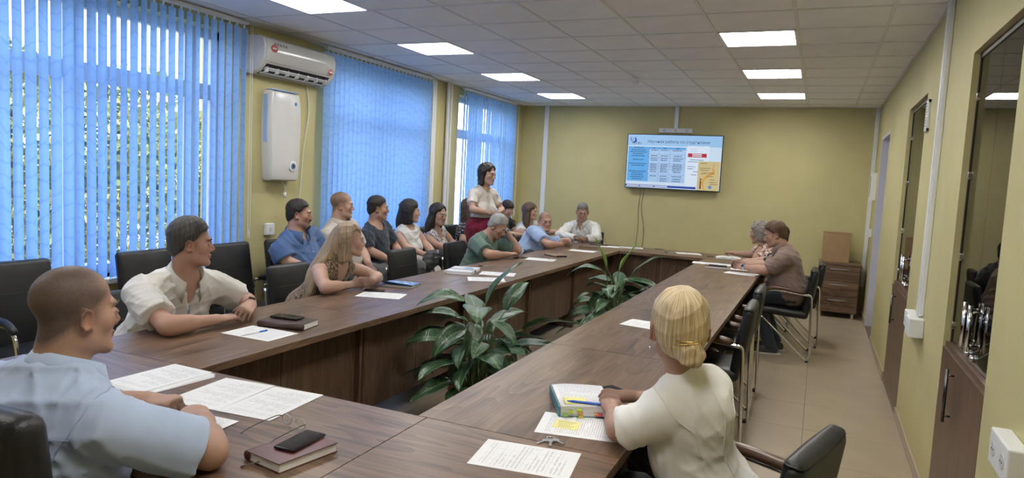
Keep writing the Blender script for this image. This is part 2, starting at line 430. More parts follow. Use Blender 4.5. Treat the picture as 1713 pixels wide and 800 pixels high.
def blind(y0, y1, zb, ang, label, jitter, rnd, chain=True, extra=()):
    t = empty('vertical_blind', (XB, y0, zb)); tag(t, label, 'blind', 'blue vertical blinds')
    zt = H - 0.035 - zb
    me = slat_mesh(0.0, zt - 0.03)
    hr = MB().box((-0.025, -0.03, zt), (0.025, y1 - y0 + 0.03, zt + 0.03), bev=0.004).build('headrail', white_plastic, t)
    n = int(round((y1 - y0) / 0.08))
    ss = []
    for k in range(n + 1):
        y = k * (y1 - y0) / n
        a = ang + rnd.uniform(-jitter, jitter)
        for (kk, aa) in extra:
            if kk == k: a = aa
        o = link('slat', me, blind_mat, t, (0, y, 0)); o.rotation_euler = (0, 0, math.radians(a))
        h = MB().box((-0.004, -0.008, zt - 0.032), (0.004, 0.008, zt + 0.001)).build('hanger_clip', white_plastic, t, (0, y, 0))
        ss.append((y, a))
    if chain:
        pts = []
        for i, (y, a) in enumerate(ss):
            ca, sa = math.cos(math.radians(a)), math.sin(math.radians(a))
            pts.append((-sa * -0.03, y - 0.03 * ca, 0.012)); pts.append((-sa * 0.03, y + 0.03 * ca, 0.012))
            if i < len(ss) - 1: pts.append((0, y + 0.04, -0.03))
        MB().tube(spline(pts, 2), 0.0022, 5).build('bead_chain', white_plastic, t)
    cp = [(0.03, 0.02, zt), (0.03, 0.02, 0.35), (0.04, 0.02, 0.3), (0.04, 0.035, 0.35), (0.035, 0.035, zt)]
    MB().tube(spline([(p[0], p[1] + y1 - y0 + 0.03, p[2]) for p in cp], 3), 0.0025, 5).build('pull_chain', white_plastic, t)
    return t
rb = random.Random(5)
blind(-3.55, 0.06, 0.81, 20, 'half open blue vertical blind on the large window nearest the camera', 7, rb, extra=((45, 72),))
blind(1.165, 3.16, 0.83, -10, 'closed blue vertical blind on the middle window behind the seated row', 3, rb)
blind(4.10, 5.86, 0.83, 5, 'partly open blue vertical blind on the far window behind the standing woman', 9, rb)

# outside: ground, trees
og = MB().box((-60, -40, -1.3), (XL - wt, 60, -1.0)).build('ground', mottled('pale_bounce_ground', (0.42, 0.40, 0.36), 0.1, 2, 0.9)); tag(og, kind='structure')  # ground made pale to bounce sunlight up through the windows
leaf_mats = []
for nm, c in (('leaf_green', (0.22, 0.25, 0.06)), ('leaf_yellow', (0.40, 0.35, 0.10)), ('leaf_dark', (0.11, 0.14, 0.05))):
    m = principled(nm, c, 0.6); leaf_mats.append(m)
bark = mottled('bark', (0.10, 0.075, 0.055), 0.3, 12, 0.9)
def tree(x, y, h, rx, label, seed):
    r = random.Random(seed); t = empty('tree', (x, y, -1.0)); tag(t, label, 'tree', 'trees outside the windows')
    mb = MB().tube(spline([(0, 0, 0), (0.08, 0.05, h * 0.3), (-0.05, 0.02, h * 0.65), (0, 0, h * 0.9)], 4), [0.16 - 0.010 * i for i in range(13)], 8)
    mb.build('trunk', bark, t, smooth=True)
    for k in range(5):
        a = k * 1.26 + r.random(); z = h * (0.3 + 0.1 * k)
        MB().tube(spline([(0, 0, z), (math.cos(a) * rx * 0.4, math.sin(a) * rx * 0.4, z + 0.4), (math.cos(a) * rx * 0.8, math.sin(a) * rx * 0.8, z + 0.7)], 3), [0.05, 0.045, 0.04, 0.03, 0.025, 0.02, 0.012], 6).build('branch', bark, t)
    vs = []; fs = []; mi = []
    rs = np.random.RandomState(seed); n = 13000
    for _ in range(n):
        u = rs.normal(size=3); u /= np.linalg.norm(u); rr = rs.uniform(0.45, 1.0) ** 0.6
        lump = 1 + 0.18 * math.sin(3.1 * u[0] + seed) * math.sin(4.3 * u[1] + seed * 2) + 0.15 * math.sin(5 * u[2] + seed)
        c = np.array([u[0] * rx * lump * rr, u[1] * rx * lump * rr, h * 0.58 + u[2] * h * 0.42 * lump * rr])
        a = rs.normal(size=3); a /= np.linalg.norm(a); b = np.cross(a, rs.normal(size=3)); b /= np.linalg.norm(b); s = rs.uniform(0.05, 0.10)
        i = len(vs); vs += [tuple(c - a * s), tuple(c + b * s * 0.5), tuple(c + a * s), tuple(c - b * s * 0.5)]; fs.append((i, i + 1, i + 2, i + 3)); mi.append(int(rs.choice(3, p=[0.45, 0.35, 0.2])))
    me = bpy.data.meshes.new('foliage'); me.from_pydata(vs, [], fs)
    for m in leaf_mats: me.materials.append(m)
    me.polygons.foreach_set('material_index', mi)
    o = link('foliage', me, None, t); tag(o, kind='stuff')
for i, (x, y, h, rx, lb) in enumerate(((-10.5, -2.6, 4.5, 2.2, 'leafy tree beyond the large window, leftmost'), (-11.2, 1.9, 4.4, 2.2, 'sunlit tree beyond the middle of the large window'), (-11.4, 6.4, 4.0, 2.1, 'sunlit tree beyond the right half of the large window'), (-13.5, 11.0, 3.6, 1.9, 'leafy tree beyond the right edge of the large window'), (-15.5, 16.5, 3.4, 2.0, 'distant tree beyond the far window'))):
    tree(x, y, h, rx, lb, 11 + i)
# ------------------------------------------------------------------ conference tables
TZ = 0.795
def table_section(name, x0, x1, y0, y1, label, panel=None, legs='y', grain=wood_y, drop=0.0):
    t = empty(name, ((x0 + x1) / 2, (y0 + y1) / 2, 0)); tag(t, label, 'table', 'walnut conference table sections')
    hx = (x1 - x0) / 2; hy = (y1 - y0) / 2; g = 0.0012
    top = MB().box((-hx + g, -hy + g, TZ - 0.036), (hx - g, hy - g, TZ), bev=0.0015).build('tabletop', grain, t)
    lg = 0.02
    if legs == 'y':
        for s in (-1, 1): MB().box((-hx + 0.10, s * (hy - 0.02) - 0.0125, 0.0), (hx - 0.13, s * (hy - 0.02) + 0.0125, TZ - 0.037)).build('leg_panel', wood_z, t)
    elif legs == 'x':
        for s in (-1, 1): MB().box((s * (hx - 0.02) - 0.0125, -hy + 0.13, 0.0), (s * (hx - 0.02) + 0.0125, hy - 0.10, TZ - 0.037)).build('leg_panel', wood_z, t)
    if panel:
        ax, v = panel
        z0 = 0.17
        n = 2
        for k in range(n):
            if ax == 'x':
                yy0 = -hy + 0.036 + k * (2 * hy - 0.072) / n; yy1 = yy0 + (2 * hy - 0.072) / n - 0.004
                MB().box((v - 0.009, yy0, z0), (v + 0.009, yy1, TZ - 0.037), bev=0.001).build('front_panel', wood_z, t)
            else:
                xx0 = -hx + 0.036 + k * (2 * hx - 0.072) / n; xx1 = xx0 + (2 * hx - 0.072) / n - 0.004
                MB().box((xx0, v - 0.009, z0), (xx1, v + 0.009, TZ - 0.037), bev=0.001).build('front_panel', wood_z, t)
        if ax == 'x': MB().box((v - 0.03 * (1 if v > 0 else -1) - 0.008, -hy + 0.036, TZ - 0.085), (v - 0.03 * (1 if v > 0 else -1) + 0.008, hy - 0.036, TZ - 0.037)).build('rail', dark_brown, t)
    return t
LX0, LX1, RX0, RX1 = -3.45, -2.68, -1.605, -0.853
NY0, NY1, BY0, BY1 = -3.20, -2.415, 4.30, 5.06
jy = [NY1 + (BY0 - NY1) * k / 5 for k in range(6)]
ordl = ['first', 'second', 'third', 'fourth', 'fifth']
for k in range(5):
    table_section('conference_table', LX0, LX1, jy[k], jy[k + 1], 'walnut table section on the window side, %s from the camera' % ordl[k], ('x', LX1 - (LX0 + LX1) / 2 - 0.17))
    table_section('conference_table', RX0, RX1, jy[k], jy[k + 1], 'walnut table section on the cabinet side, %s from the camera' % ordl[k], ('x', -(RX1 - RX0) / 2 + 0.17))
table_section('conference_table', LX1 + 0.06, -1.565, NY0, NY1, 'walnut table section across the near end with papers and glasses', ('y', 0.25), 'x', wood_x)
table_section('conference_table', LX0, LX1 + 0.06, NY0, NY1, 'walnut corner table section at the near end by the windows', None, 'x', wood_x)
table_section('conference_table', -1.565, RX1, NY0, NY1, 'walnut corner table section at the near end with a printed list', None, 'x', wood_x)
table_section('conference_table', LX1, RX0, BY0, BY1, 'walnut table section across the far end below the television', ('y', -0.25), 'x', wood_x)
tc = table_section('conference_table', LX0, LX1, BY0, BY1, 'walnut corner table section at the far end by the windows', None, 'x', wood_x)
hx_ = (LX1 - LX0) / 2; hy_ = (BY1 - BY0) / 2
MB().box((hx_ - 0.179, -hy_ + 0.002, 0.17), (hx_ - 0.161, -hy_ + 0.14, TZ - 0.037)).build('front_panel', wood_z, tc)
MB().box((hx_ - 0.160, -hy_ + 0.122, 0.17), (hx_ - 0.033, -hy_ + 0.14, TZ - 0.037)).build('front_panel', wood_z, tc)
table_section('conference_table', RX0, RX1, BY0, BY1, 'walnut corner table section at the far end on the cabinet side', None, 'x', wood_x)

# ------------------------------------------------------------------ chairs
def cushion(mb, lo, hi, puff, nx=8, ny=8, axis=2, M=None, bev=0.03):
    """a padded slab: rounded box whose two big faces bulge outwards"""
    bm = bmesh.new(); bmesh.ops.create_cube(bm, size=1)
    for w in bm.verts: w.co = Vector([(lo[i] + hi[i]) / 2 + w.co[i] * (hi[i] - lo[i]) for i in range(3)])
    o = [i for i in range(3) if i != axis]
    bmesh.ops.subdivide_edges(bm, edges=[e for e in bm.edges if abs((e.verts[0].co - e.verts[1].co)[axis]) < 1e-6], cuts=5, use_grid_fill=True)
    sharp = [e for e in bm.edges if len(e.link_faces) == 2 and e.calc_face_angle() > 1.0]
    bmesh.ops.bevel(bm, geom=sharp, offset=bev, segments=3, profile=0.5, affect='EDGES')
    mid = (lo[axis] + hi[axis]) / 2
    for w in bm.verts:
        u = (w.co[o[0]] - (lo[o[0]] + hi[o[0]]) / 2) / (hi[o[0]] - lo[o[0]]) * 2; v = (w.co[o[1]] - (lo[o[1]] + hi[o[1]]) / 2) / (hi[o[1]] - lo[o[1]]) * 2
        w.co[axis] += (1 if w.co[axis] > mid else -1) * puff * max(0, 1 - u * u) * max(0, 1 - v * v)
    bm.verts.index_update()
    vs = [w.co.copy() for w in bm.verts]; fs = [[w.index for w in f.verts] for f in bm.faces]; bm.free()
    if M is not None: vs = [M @ p for p in vs]
    mb.add(vs, fs); return mb
def visitor_chair_protos():
    def make(top, arm_mat, padded, arms=True):
        t = empty('visitor_chair')
        for s in (-1, 1):
            x = 0.275 * s
            if not arms:
                x = 0.235 * s
                MB().tube(spline([(x, 0.25, 0.012), (x, 0.235, 0.25), (x, 0.20, 0.42), (x, 0.0, 0.44), (x, -0.2, 0.44), (x, -0.27, 0.25), (x, -0.30, 0.012)], 5), 0.0125, 10).build('side_frame', chrome, t, smooth='all')
                MB().tube(spline([(x, -0.12, 0.44), (x, -0.24, 0.47), (x, -0.275, 0.62), (x, -0.295, 0.75)], 5), 0.0125, 10).build('back_upright', chrome, t, smooth='all')
                for yy in (0.25, -0.30): MB().cyl((x, yy, 0), (x, yy, 0.02), 0.017, n=12).build('foot_cap', black_plastic, t, smooth=True)
                continue
            path = spline([(x, 0.27, 0.012), (x, 0.235, 0.42), (x, 0.21, 0.60), (x, 0.16, 0.672), (x, 0.06, 0.69), (x, -0.12, 0.675), (x, -0.24, 0.665)], 5)
            MB().tube(path, 0.0125, 10).build('side_frame', chrome, t, smooth='all')
            path = spline([(x, -0.225, 0.668), (x, -0.25, 0.66), (x, -0.262, 0.60), (x, -0.275, 0.30), (x, -0.285, 0.06), (x, -0.268, 0.016), (x, -0.23, 0.03), (x, 0.0, 0.245), (x * 0.93, 0.22, 0.435)], 5)
            MB().tube(path, 0.0125, 10).build('rear_leg', chrome, t, smooth='all')
            for yy in (0.27, -0.265): MB().cyl((x, yy, 0), (x, yy, 0.02), 0.017, n=12).build('foot_cap', black_plastic, t, smooth=True)
            ap = spline([(x, 0.20, 0.655), (x, 0.14, 0.697), (x, 0.05, 0.712), (x, -0.10, 0.70), (x, -0.2, 0.685)], 4)
            MB().tube(ap, [0.012] + [0.024] * (len(ap) - 2) + [0.014], 10, flat=1.0).build('armrest', arm_mat, t, smooth='all')
        MB().tube([(-0.275, -0.255, 0.60), (0.275, -0.255, 0.60)], 0.011, 8).tube([(-0.255, 0.21, 0.43), (0.255, 0.21, 0.43)], 0.011, 8).build('crossbar', chrome, t, smooth='all')
        cushion(MB(), (-0.245, -0.22, 0.43), (0.245, 0.255, 0.50), 0.022, M=Matrix.Rotation(math.radians(3), 4, 'X')).build('seat', leather, t, smooth='all')
        M = Matrix.Translation((0, -0.215, 0.47)) @ Matrix.Rotation(math.radians(9), 4, 'X')
        Lb = (top - 0.47) / math.cos(math.radians(9))
        b = cushion(MB(), (-0.235, -0.03, -0.03), (0.235, 0.032, Lb), 0.018, axis=1, M=M).build('backrest', leather, t, smooth='all')
        MB().tube([M @ p for p in spline([(-0.205, 0.034, Lb * 0.62), (-0.11, 0.045, Lb * 0.62), (0, 0.049, Lb * 0.62), (0.11, 0.045, Lb * 0.62), (0.205, 0.034, Lb * 0.62)], 4)], 0.003, 6).build('seam', black_plastic, b)
        if padded:
            cushion(MB(), (-0.228, -0.022, Lb - 0.075), (0.228, 0.036, Lb + 0.008), 0.010, axis=1, M=M, bev=0.018).build('top_roll', leather, b, smooth='all')
        return t
    return make
mkchair = visitor_chair_protos()
PROTO = {'mid': mkchair(0.915, leather, False, False), 'low': mkchair(0.90, arm_wood, True), 'high': mkchair(1.00, leather, False)}
used = set()
def chair(kind, x, y, face_deg, label, group='black leather visitor chairs'):
    p = PROTO[kind]
    o = p if kind not in used else copy_tree(p)
    used.add(kind)
    o.location = (x, y, 0); o.rotation_euler = (0, 0, math.radians(face_deg - 90))
    tag(o, label, 'chair', group); return o
# cabinet side of the table
chair('low', -0.60, 3.13, 180, 'chrome framed black chair under the man in the brown polo shirt')
chair('low', -0.53, 3.88, 180, 'chrome framed black chair behind the brown polo man, before the drawer unit')
chair('low', -0.86, 4.62, 180, 'black chair under the woman in the red patterned blouse')
chair('low', -0.975, 0.36, 180, 'empty black chair pushed in, nearer of two behind the blonde in white')
chair('low', -0.985, 1.22, 180, 'empty black chair pushed in, farther of two before the brown polo man')
chair('low', -0.55, -2.17, 164, 'black chair with wooden arm behind the blonde woman in white, bottom right')
# window side of the table
chair('mid', -3.66, -1.78, -8, 'black chair hidden behind the man in the white shirt')
chair('mid', -3.80, -0.30, 2, 'black chair under the woman in the brown knitted top')
chair('mid', -3.80, 1.30, 0, 'empty black chair at the table in front of the man in navy')
chair('mid', -3.82, 2.42, 0, 'black chair under the man in the green T-shirt')
chair('mid', -3.85, 3.92, 0, 'black chair under the balding man in the light blue polo')
chair('mid', -3.56, 5.52, -88, 'black chair under the grey haired man in white, below the far wall')
# along the window wall
chair('high', -4.57, -1.88, 0, 'empty black chair at the left edge under the large window')
chair('high', -4.57, -0.94, 4, 'empty black chair under the large window, behind the man in white')
chair('high', -4.57, -0.17, 0, 'empty black chair with padded arm beside the blue polo man')
for y, lb in ((0.50, 'black chair under the man in the blue polo'), (1.10, 'black chair under the fair haired man in the cream polo'), (1.70, 'black chair under the man in the navy T-shirt'), (2.32, 'black chair under the woman with sunglasses on her head'), (2.95, 'black chair under the woman in the black and white dress'), (3.62, 'black chair under the person in polka dots'), (4.90, 'black chair under the person hidden behind the standing woman'), (5.55, 'black chair under the wavy haired woman in the far corner')):
    chair('high', -4.57, y, 0 if y < 3.5 else -4, lb)

# executive chair of the man in the light blue shirt
t = empty('executive_chair', (-2.13, -3.31, 0), math.radians(4)); tag(t, 'tall black executive chair with pale stitching, bottom left corner', 'chair')
cushion(MB(), (-0.26, -0.20, 0.44), (0.26, 0.30, 0.53), 0.025).build('seat', leather, t, smooth='all')
M = Matrix.Translation((0, -0.24, 0.50)) @ Matrix.Rotation(math.radians(6), 4, 'X')
b = cushion(MB(), (-0.245, -0.05, 0.0), (0.245, 0.04, 0.60), 0.015, axis=1, M=M, bev=0.04).build('backrest', leather, t, smooth='all')
cushion(MB(), (-0.19, -0.075, 0.05), (0.19, -0.03, 0.50), 0.015, axis=1, M=M, bev=0.02).build('back_pad', leather, b, smooth='all')
pth = [(-0.205, -0.068, 0.06), (-0.205, -0.068, 0.46), (-0.17, -0.07, 0.505), (0.17, -0.07, 0.505), (0.205, -0.068, 0.46), (0.205, -0.068, 0.06)]
st = MB(); sp = spline(pth, 14)
for i in range(0, len(sp) - 1, 2): st.tube([M @ sp[i], M @ sp[i + 1]], 0.0016, 4)
st.build('stitching', thread, b)
MB().cyl((0, 0.05, 0.10), (0, 0.05, 0.44), 0.03, n=16).build('gas_lift', chrome, t, smooth=True)
for k in range(5):
    a = k * 2 * math.pi / 5 + 0.3; d = Vector((math.cos(a), math.sin(a), 0)); c = Vector((0, 0.05, 0))
    l = MB().tube([c + Vector((0, 0, 0.13)), c + d * 0.16 + Vector((0, 0, 0.11)), c + d * 0.31 + Vector((0, 0, 0.075))], [0.028, 0.024, 0.016], 8).build('base_arm', chrome, t, smooth='all')
    MB().cyl(c + d * 0.31 + Vector((-d.y, d.x, 0)) * 0.022 + Vector((0, 0, 0.03)), c + d * 0.31 - Vector((-d.y, d.x, 0)) * 0.022 + Vector((0, 0, 0.03)), 0.03, n=14).build('castor', black_plastic, l, smooth=True)
for s in (-1, 1): MB().tube(spline([(0.29 * s, -0.22, 0.56), (0.30 * s, -0.2, 0.68), (0.30 * s, 0.0, 0.70), (0.30 * s, 0.12, 0.66), (0.27 * s, 0.12, 0.5)], 4), 0.022, 8).build('armrest', leather, t, smooth='all')

# ------------------------------------------------------------------ cabinets in the niches
cab_glass = bpy.data.materials.new('smoked_glass'); cab_glass.use_nodes = True
N, L = nt(cab_glass); N.clear()
go = N.new('ShaderNodeOutputMaterial'); gm = N.new('ShaderNodeMixShader'); gt = N.new('ShaderNodeBsdfTransparent'); gg = N.new('ShaderNodeBsdfGlossy')
gt.inputs[0].default_value = (0.33, 0.30, 0.27, 1); gg.inputs['Roughness'].default_value = 0.01
L.new(schlick(cab_glass, 0.09), gm.inputs[0]); L.new(gt.outputs[0], gm.inputs[1]); L.new(gg.outputs[0], gm.inputs[2]); L.new(gm.outputs[0], go.inputs[0])
MATS['smoked_glass'] = cab_glass
wood_cab = wood('walnut_cabinet', 2, (0.06, 0.033, 0.022), (0.165, 0.095, 0.062), 0.35)
def niche_cabinet(y0, y1, z1, label, hand_y, n_glass):
    t = empty('built_in_cabinet', (XR, (y0 + y1) / 2, 0)); tag(t, label, 'cabinet', 'built-in cabinets')
    w = (y1 - y0) / 2 - 0.004; zm = 0.93
    MB().box((0.03, -w, 0.0), (0.46, -w + 0.018, z1 - 0.005)).box((0.03, w - 0.018, 0.0), (0.46, w, z1 - 0.005)).box((0.03, -w, z1 - 0.03), (0.46, w, z1 - 0.005)).box((0.44, -w, 0.0), (0.46, w, z1 - 0.005)).box((0.03, -w, 0.0), (0.44, w, 0.06)).build('carcass', dark_brown, t)
    MB().box((0.012, -w, zm - 0.025), (0.44, w, zm), bev=0.001).build('ledge', wood_cab, t)
    for zz in (1.32, 1.72, 2.10): MB().box((0.12, -w + 0.018, zz), (0.44, w - 0.018, zz + 0.018)).build('shelf', dark_brown, t)
    dr = MB().box((0.0, -w + 0.002, 0.03), (0.02, w - 0.002, zm - 0.027), bev=0.001).build('cabinet_door', wood_cab, t)
    hy = hand_y
    MB().tube([(-0.03, hy, 0.60), (-0.03, hy, 0.86)], 0.008, 10).tube([(0.0, hy, 0.63), (-0.03, hy, 0.63)], 0.005, 8).tube([(0.0, hy, 0.83), (-0.03, hy, 0.83)], 0.005, 8).build('handle', principled('dark_steel', (0.16, 0.16, 0.16), 0.25, 1.0), dr, smooth='all')
    ww = 2 * w / n_glass
    for k in range(n_glass):
        g = MB().box((0.035, -w + k * ww + 0.002, zm + 0.004), (0.041, -w + (k + 1) * ww - 0.002, z1 - 0.032)).build('glass_door', cab_glass, t)
        side = w if k == n_glass - 1 else -w
        for zz in (1.02, 1.38, 1.80, 2.20):
            MB().cyl((0.026, side * 0.955, zz), (0.046, side * 0.955, zz), 0.017, n=14).box((0.024, side * 0.955 - 0.01, zz - 0.02), (0.048, side * 0.985, zz + 0.02), bev=0.003).build('hinge', chrome, g, smooth=True)
        s = (-w + (k + (0.88 if k == 0 else 0.12)) * ww)
        MB().tube([(0.005, s, 0.99), (0.005, s, 1.20)], 0.011, 10).tube([(0.038, s, 1.02), (0.005, s, 1.02)], 0.006, 8).tube([(0.038, s, 1.17), (0.005, s, 1.17)], 0.006, 8).cyl((0.02, s, 0.96), (0.045, s, 0.96), 0.016, n=14).build('handle', chrome, g, smooth='all')
    return t
niche_cabinet(-1.30, -0.28, 2.425, 'built-in cabinet with smoked glass doors and walnut base, nearest the camera', 0.12, 2)
niche_cabinet(1.40, 2.56, 2.445, 'built-in cabinet with smoked glass doors beyond the white wall trunking', 0.18, 2)

# drawer unit and the board on it
t = empty('drawer_unit', (-0.02, 6.07, 0)); tag(t, 'low walnut drawer unit with three drawers in the far corner', 'drawers')
MB().box((-0.25, -0.24, 0.07), (0.25, 0.24, 0.72)).build('carcass', wood_z, t)
MB().box((-0.265, -0.255, 0.72), (0.265, 0.25, 0.745), bev=0.002).build('top', wood_x, t)
for k in range(3):
    d = MB().box((-0.243, -0.262, 0.085 + k * 0.212), (0.243, -0.241, 0.085 + k * 0.212 + 0.205), bev=0.002).build('drawer', wood_x, t)
    MB().tube([(-0.12, -0.287, 0.245 + k * 0.212), (0.12, -0.287, 0.245 + k * 0.212)], 0.006, 8).tube([(-0.1, -0.26, 0.245 + k * 0.212), (-0.1, -0.287, 0.245 + k * 0.212)], 0.004, 6).tube([(0.1, -0.26, 0.245 + k * 0.212), (0.1, -0.287, 0.245 + k * 0.212)], 0.004, 6).build('handle', steel, d, smooth='all')
for sx in (-0.2, 0.2):
    for sy in (-0.2, 0.2): MB().cyl((sx, sy, 0), (sx, sy, 0.071), 0.02, n=12).build('castor', chrome, t, smooth=True)
card = mottled('cardboard', (0.36, 0.235, 0.12), 0.08, 10, 0.85)
o = MB().box((-0.17, -0.09, 0), (0.17, 0.09, 0.40), bev=0.003).build('cardboard_box', card, None, (-0.085, 6.08, 0.7455)); tag(o, 'tall plain brown cardboard box on the drawer unit', 'box')
MB().box((-0.176, -0.094, 0.40), (0.176, 0.094, 0.406)).build('lid_flap', card, o)

# ------------------------------------------------------------------ wall appliances
# air conditioner
t = empty('air_conditioner', (XL, 0.635, 2.47)); tag(t, 'white split air conditioner with red stickers on the window wall', 'air conditioner')
prof = [(0.0, 0.0), (0.06, -0.005), (0.13, 0.02), (0.185, 0.075), (0.215, 0.14), (0.22, 0.23), (0.20, 0.29), (0.16, 0.315), (0.0, 0.32)]
MB().prism(prof, 1, -0.48, 0.48).build('housing', mottled('ac_plastic', (0.66, 0.66, 0.66), 0.02, 3, 0.28), t, smooth=True)
MB().prism([(0.205, 0.10), (0.223, 0.14), (0.228, 0.23), (0.207, 0.294), (0.19, 0.285), (0.21, 0.23)], 1, -0.455, 0.455).build('front_panel', principled('ac_panel', (0.60, 0.61, 0.60), 0.15), t, smooth=True)
MB().prism([(0.075, -0.002), (0.135, 0.018), (0.192, 0.078), (0.186, 0.086), (0.13, 0.03), (0.07, 0.01)], 1, -0.42, 0.42).build('air_outlet', black_plastic, t)
MB().prism([(0.10, 0.0), (0.175, 0.048), (0.172, 0.054), (0.098, 0.008)], 1, -0.415, 0.415).build('louvre', white_plastic, t)
for k in range(7): MB().box((0.10, -0.39 + k * 0.13 - 0.003, 0.012), (0.18, -0.39 + k * 0.13 + 0.003, 0.06)).build('vane', white_plastic, t)
red = principled('red_sticker', (0.45, 0.03, 0.04), 0.4)
for (y, z, r, s) in ((-0.37, 0.215, 0.033, 1.3), (0.40, 0.13, 0.03, 1.0)):
    st = MB(); n = 20
    st.add([(0.229, y, z)] + [(0.229 - (0.004 if z < .2 else 0), y + math.cos(i * 6.2832 / n) * r * s, z + math.sin(i * 6.2832 / n) * r) for i in range(n)] + [(0.20, y, z)], [(0, 1 + i, 1 + (i + 1) % n) for i in range(n)] + [(n + 1, 1 + (i + 1) % n, 1 + i) for i in range(n)])
    so = st.build('sticker', red, t); so['label'] = 'red oval sticker'
    MB().box((0.2295, y - r * 0.7, z - 0.006), (0.231, y + r * 0.7, z + 0.006)).build('sticker_lettering', white_plastic, so)
for k in range(5): MB().box((0.2245, -0.37 + 0.035 * k, 0.245 + 0.004 * (k % 2)), (0.2262, -0.35 + 0.035 * k, 0.262)).build('printed_mark', principled('grey_print', (0.18, 0.18, 0.18), 0.5), t)
MB().box((0.002, -0.55, 0.02), (0.03, -0.481, 0.36), bev=0.004).build('mounting_plate', white_plastic, t)
# wall air purifier
t = empty('air_purifier', (XL, 0.56, 1.53)); tag(t, 'tall white wall-mounted air purifier below the air conditioner', 'appliance')
pb = MB(); n = 14; vs = []; fs = []
outl = [(-0.18, 0.02), (-0.165, 0.0), (0.165, 0.0), (0.18, 0.02), (0.195, 0.25), (0.205, 0.5), (0.195, 0.72), (0.18, 0.80), (0.165, 0.82), (-0.165, 0.82), (-0.18, 0.80), (-0.195, 0.72), (-0.205, 0.5), (-0.195, 0.25)]
def rings(scale_x): return [(scale_x[0], p[0] * scale_x[1], 0.41 + (p[1] - 0.41) * scale_x[1]) for p in outl]
for lv in ((0.005, 1.0), (0.08, 1.0), (0.11, 0.97), (0.12, 0.92)): vs += rings(lv)
for k in range(3): fs += [(k * n + i, k * n + (i + 1) % n, (k + 1) * n + (i + 1) % n, (k + 1) * n + i) for i in range(n)]
fs += [tuple(range(3 * n, 4 * n)), tuple(range(n))[::-1]]
pb.add(vs, fs).build('body', mottled('purifier_plastic', (0.68, 0.68, 0.67), 0.02, 3, 0.25), t, smooth=True)
blue_trim = principled('blue_trim', (0.35, 0.50, 0.85), 0.3)
MB().box((0.03, -0.206, 0.35), (0.075, -0.198, 0.78), bev=0.003).build('side_stripe', blue_trim, t)
MB().box((0.02, -0.17, 0.822), (0.10, 0.17, 0.832), bev=0.003).build('top_trim', blue_trim, t)
dial = MB().cyl((0.118, 0.09, 0.14), (0.128, 0.09, 0.14), 0.05, n=24).build('dial_plate', white_plastic, t, smooth=True)
MB().cyl((0.127, 0.09, 0.14), (0.131, 0.09, 0.14), 0.03, n=24).build('dial_ring', principled('dial_blue', (0.15, 0.25, 0.45), 0.3), dial, smooth=True)
MB().box((0.13, 0.078, 0.125), (0.133, 0.102, 0.155), bev=0.001).build('display', black_plastic, dial)
MB().cyl((0.112, 0.115, 0.72), (0.122, 0.115, 0.72), 0.018, n=6).build('emblem', principled('emblem_blue', (0.10, 0.25, 0.5), 0.4), t)
MB().box((0.11, -0.15, 0.035), (0.119, -0.09, 0.055)).build('warning_mark', red, t)
MB().tube(spline([(0.05, 0.02, 0.0), (0.05, 0.07, -0.06), (0.04, 0.08, -0.11)], 4), 0.004, 6).cyl((0.04, 0.08, -0.11), (0.04, 0.085, -0.16), 0.014, n=10).build('power_plug', white_plastic, t, smooth='all')
o = MB().tube(spline([(XL + 0.01, 0.95, 2.46), (XL + 0.012, 0.985, 2.2), (XL + 0.01, 0.93, 1.9), (XL + 0.012, 0.90, 1.6), (XL + 0.01, 0.87, 1.2)], 6), 0.005, 6).build('power_cable', white_plastic, smooth='all'); tag(o, 'thin white cable hanging from the air conditioner down the wall', 'cable')
def socket(lo, hi, label, face, holes=1):
    o = MB().box(lo, hi, bev=0.006).build('wall_socket', white_plastic); tag(o, label, 'socket', 'wall sockets')
    for k in range(holes):
        if face == 'x+':
            yy = lo[1] + (hi[1] - lo[1]) * (k + 0.5) / holes; zz = (lo[2] + hi[2]) / 2
            MB().cyl((hi[0] - 0.002, yy, zz), (hi[0] + 0.003, yy, zz), 0.022, n=18).build('socket_face', principled('socket_grey', (0.6, 0.6, 0.6), 0.4), o)
        elif face == 'x-':
            yy = lo[1] + (hi[1] - lo[1]) * (k + 0.5) / holes; zz = (lo[2] + hi[2]) / 2
            f = MB().cyl((lo[0] + 0.002, yy, zz), (lo[0] - 0.003, yy, zz), 0.025, n=18).build('socket_face', principled('socket_grey', (0.6, 0.6, 0.6), 0.4), o)
            for s in (-1, 1): MB().cyl((lo[0], yy + s * 0.01, zz), (lo[0] - 0.0045, yy + s * 0.01, zz), 0.003, n=8).build('pin_hole', black_plastic, f)
        else:
            xx = lo[0] + (hi[0] - lo[0]) * (k + 0.5) / holes; zz = (lo[2] + hi[2]) / 2
            f = MB().cyl((xx, lo[1] + 0.002, zz), (xx, lo[1] - 0.003, zz), 0.022, n=18).build('socket_face', principled('socket_grey', (0.6, 0.6, 0.6), 0.4), o)
            for s in (-1, 1): MB().cyl((xx + s * 0.009, lo[1], zz), (xx + s * 0.009, lo[1] - 0.0045, zz), 0.003, n=8).build('pin_hole', black_plastic, f)
    return o
socket((XL, 0.42, 1.02), (XL + 0.04, 0.52, 1.13), 'white wall socket behind the man in the blue polo', 'x+')
socket((XL, 3.24, 1.08), (XL + 0.04, 3.31, 1.17), 'small white switch box beside the middle window blind', 'x+')
socket((XR - 0.062, 0.62, 0.80), (XR, 0.92, 0.91), 'double white wall socket at the foot of the trunking', 'x-', 3)
socket((XR - 0.085, 0.42, 0.80), (XR, 0.60, 0.92), 'white junction box beside the double socket at the trunking foot', 'x-', 0)
socket((XR - 0.06, -1.99, 0.79), (XR, -1.745, 0.91), 'white socket box at the right edge beside the nearest cabinet', 'x-', 2)
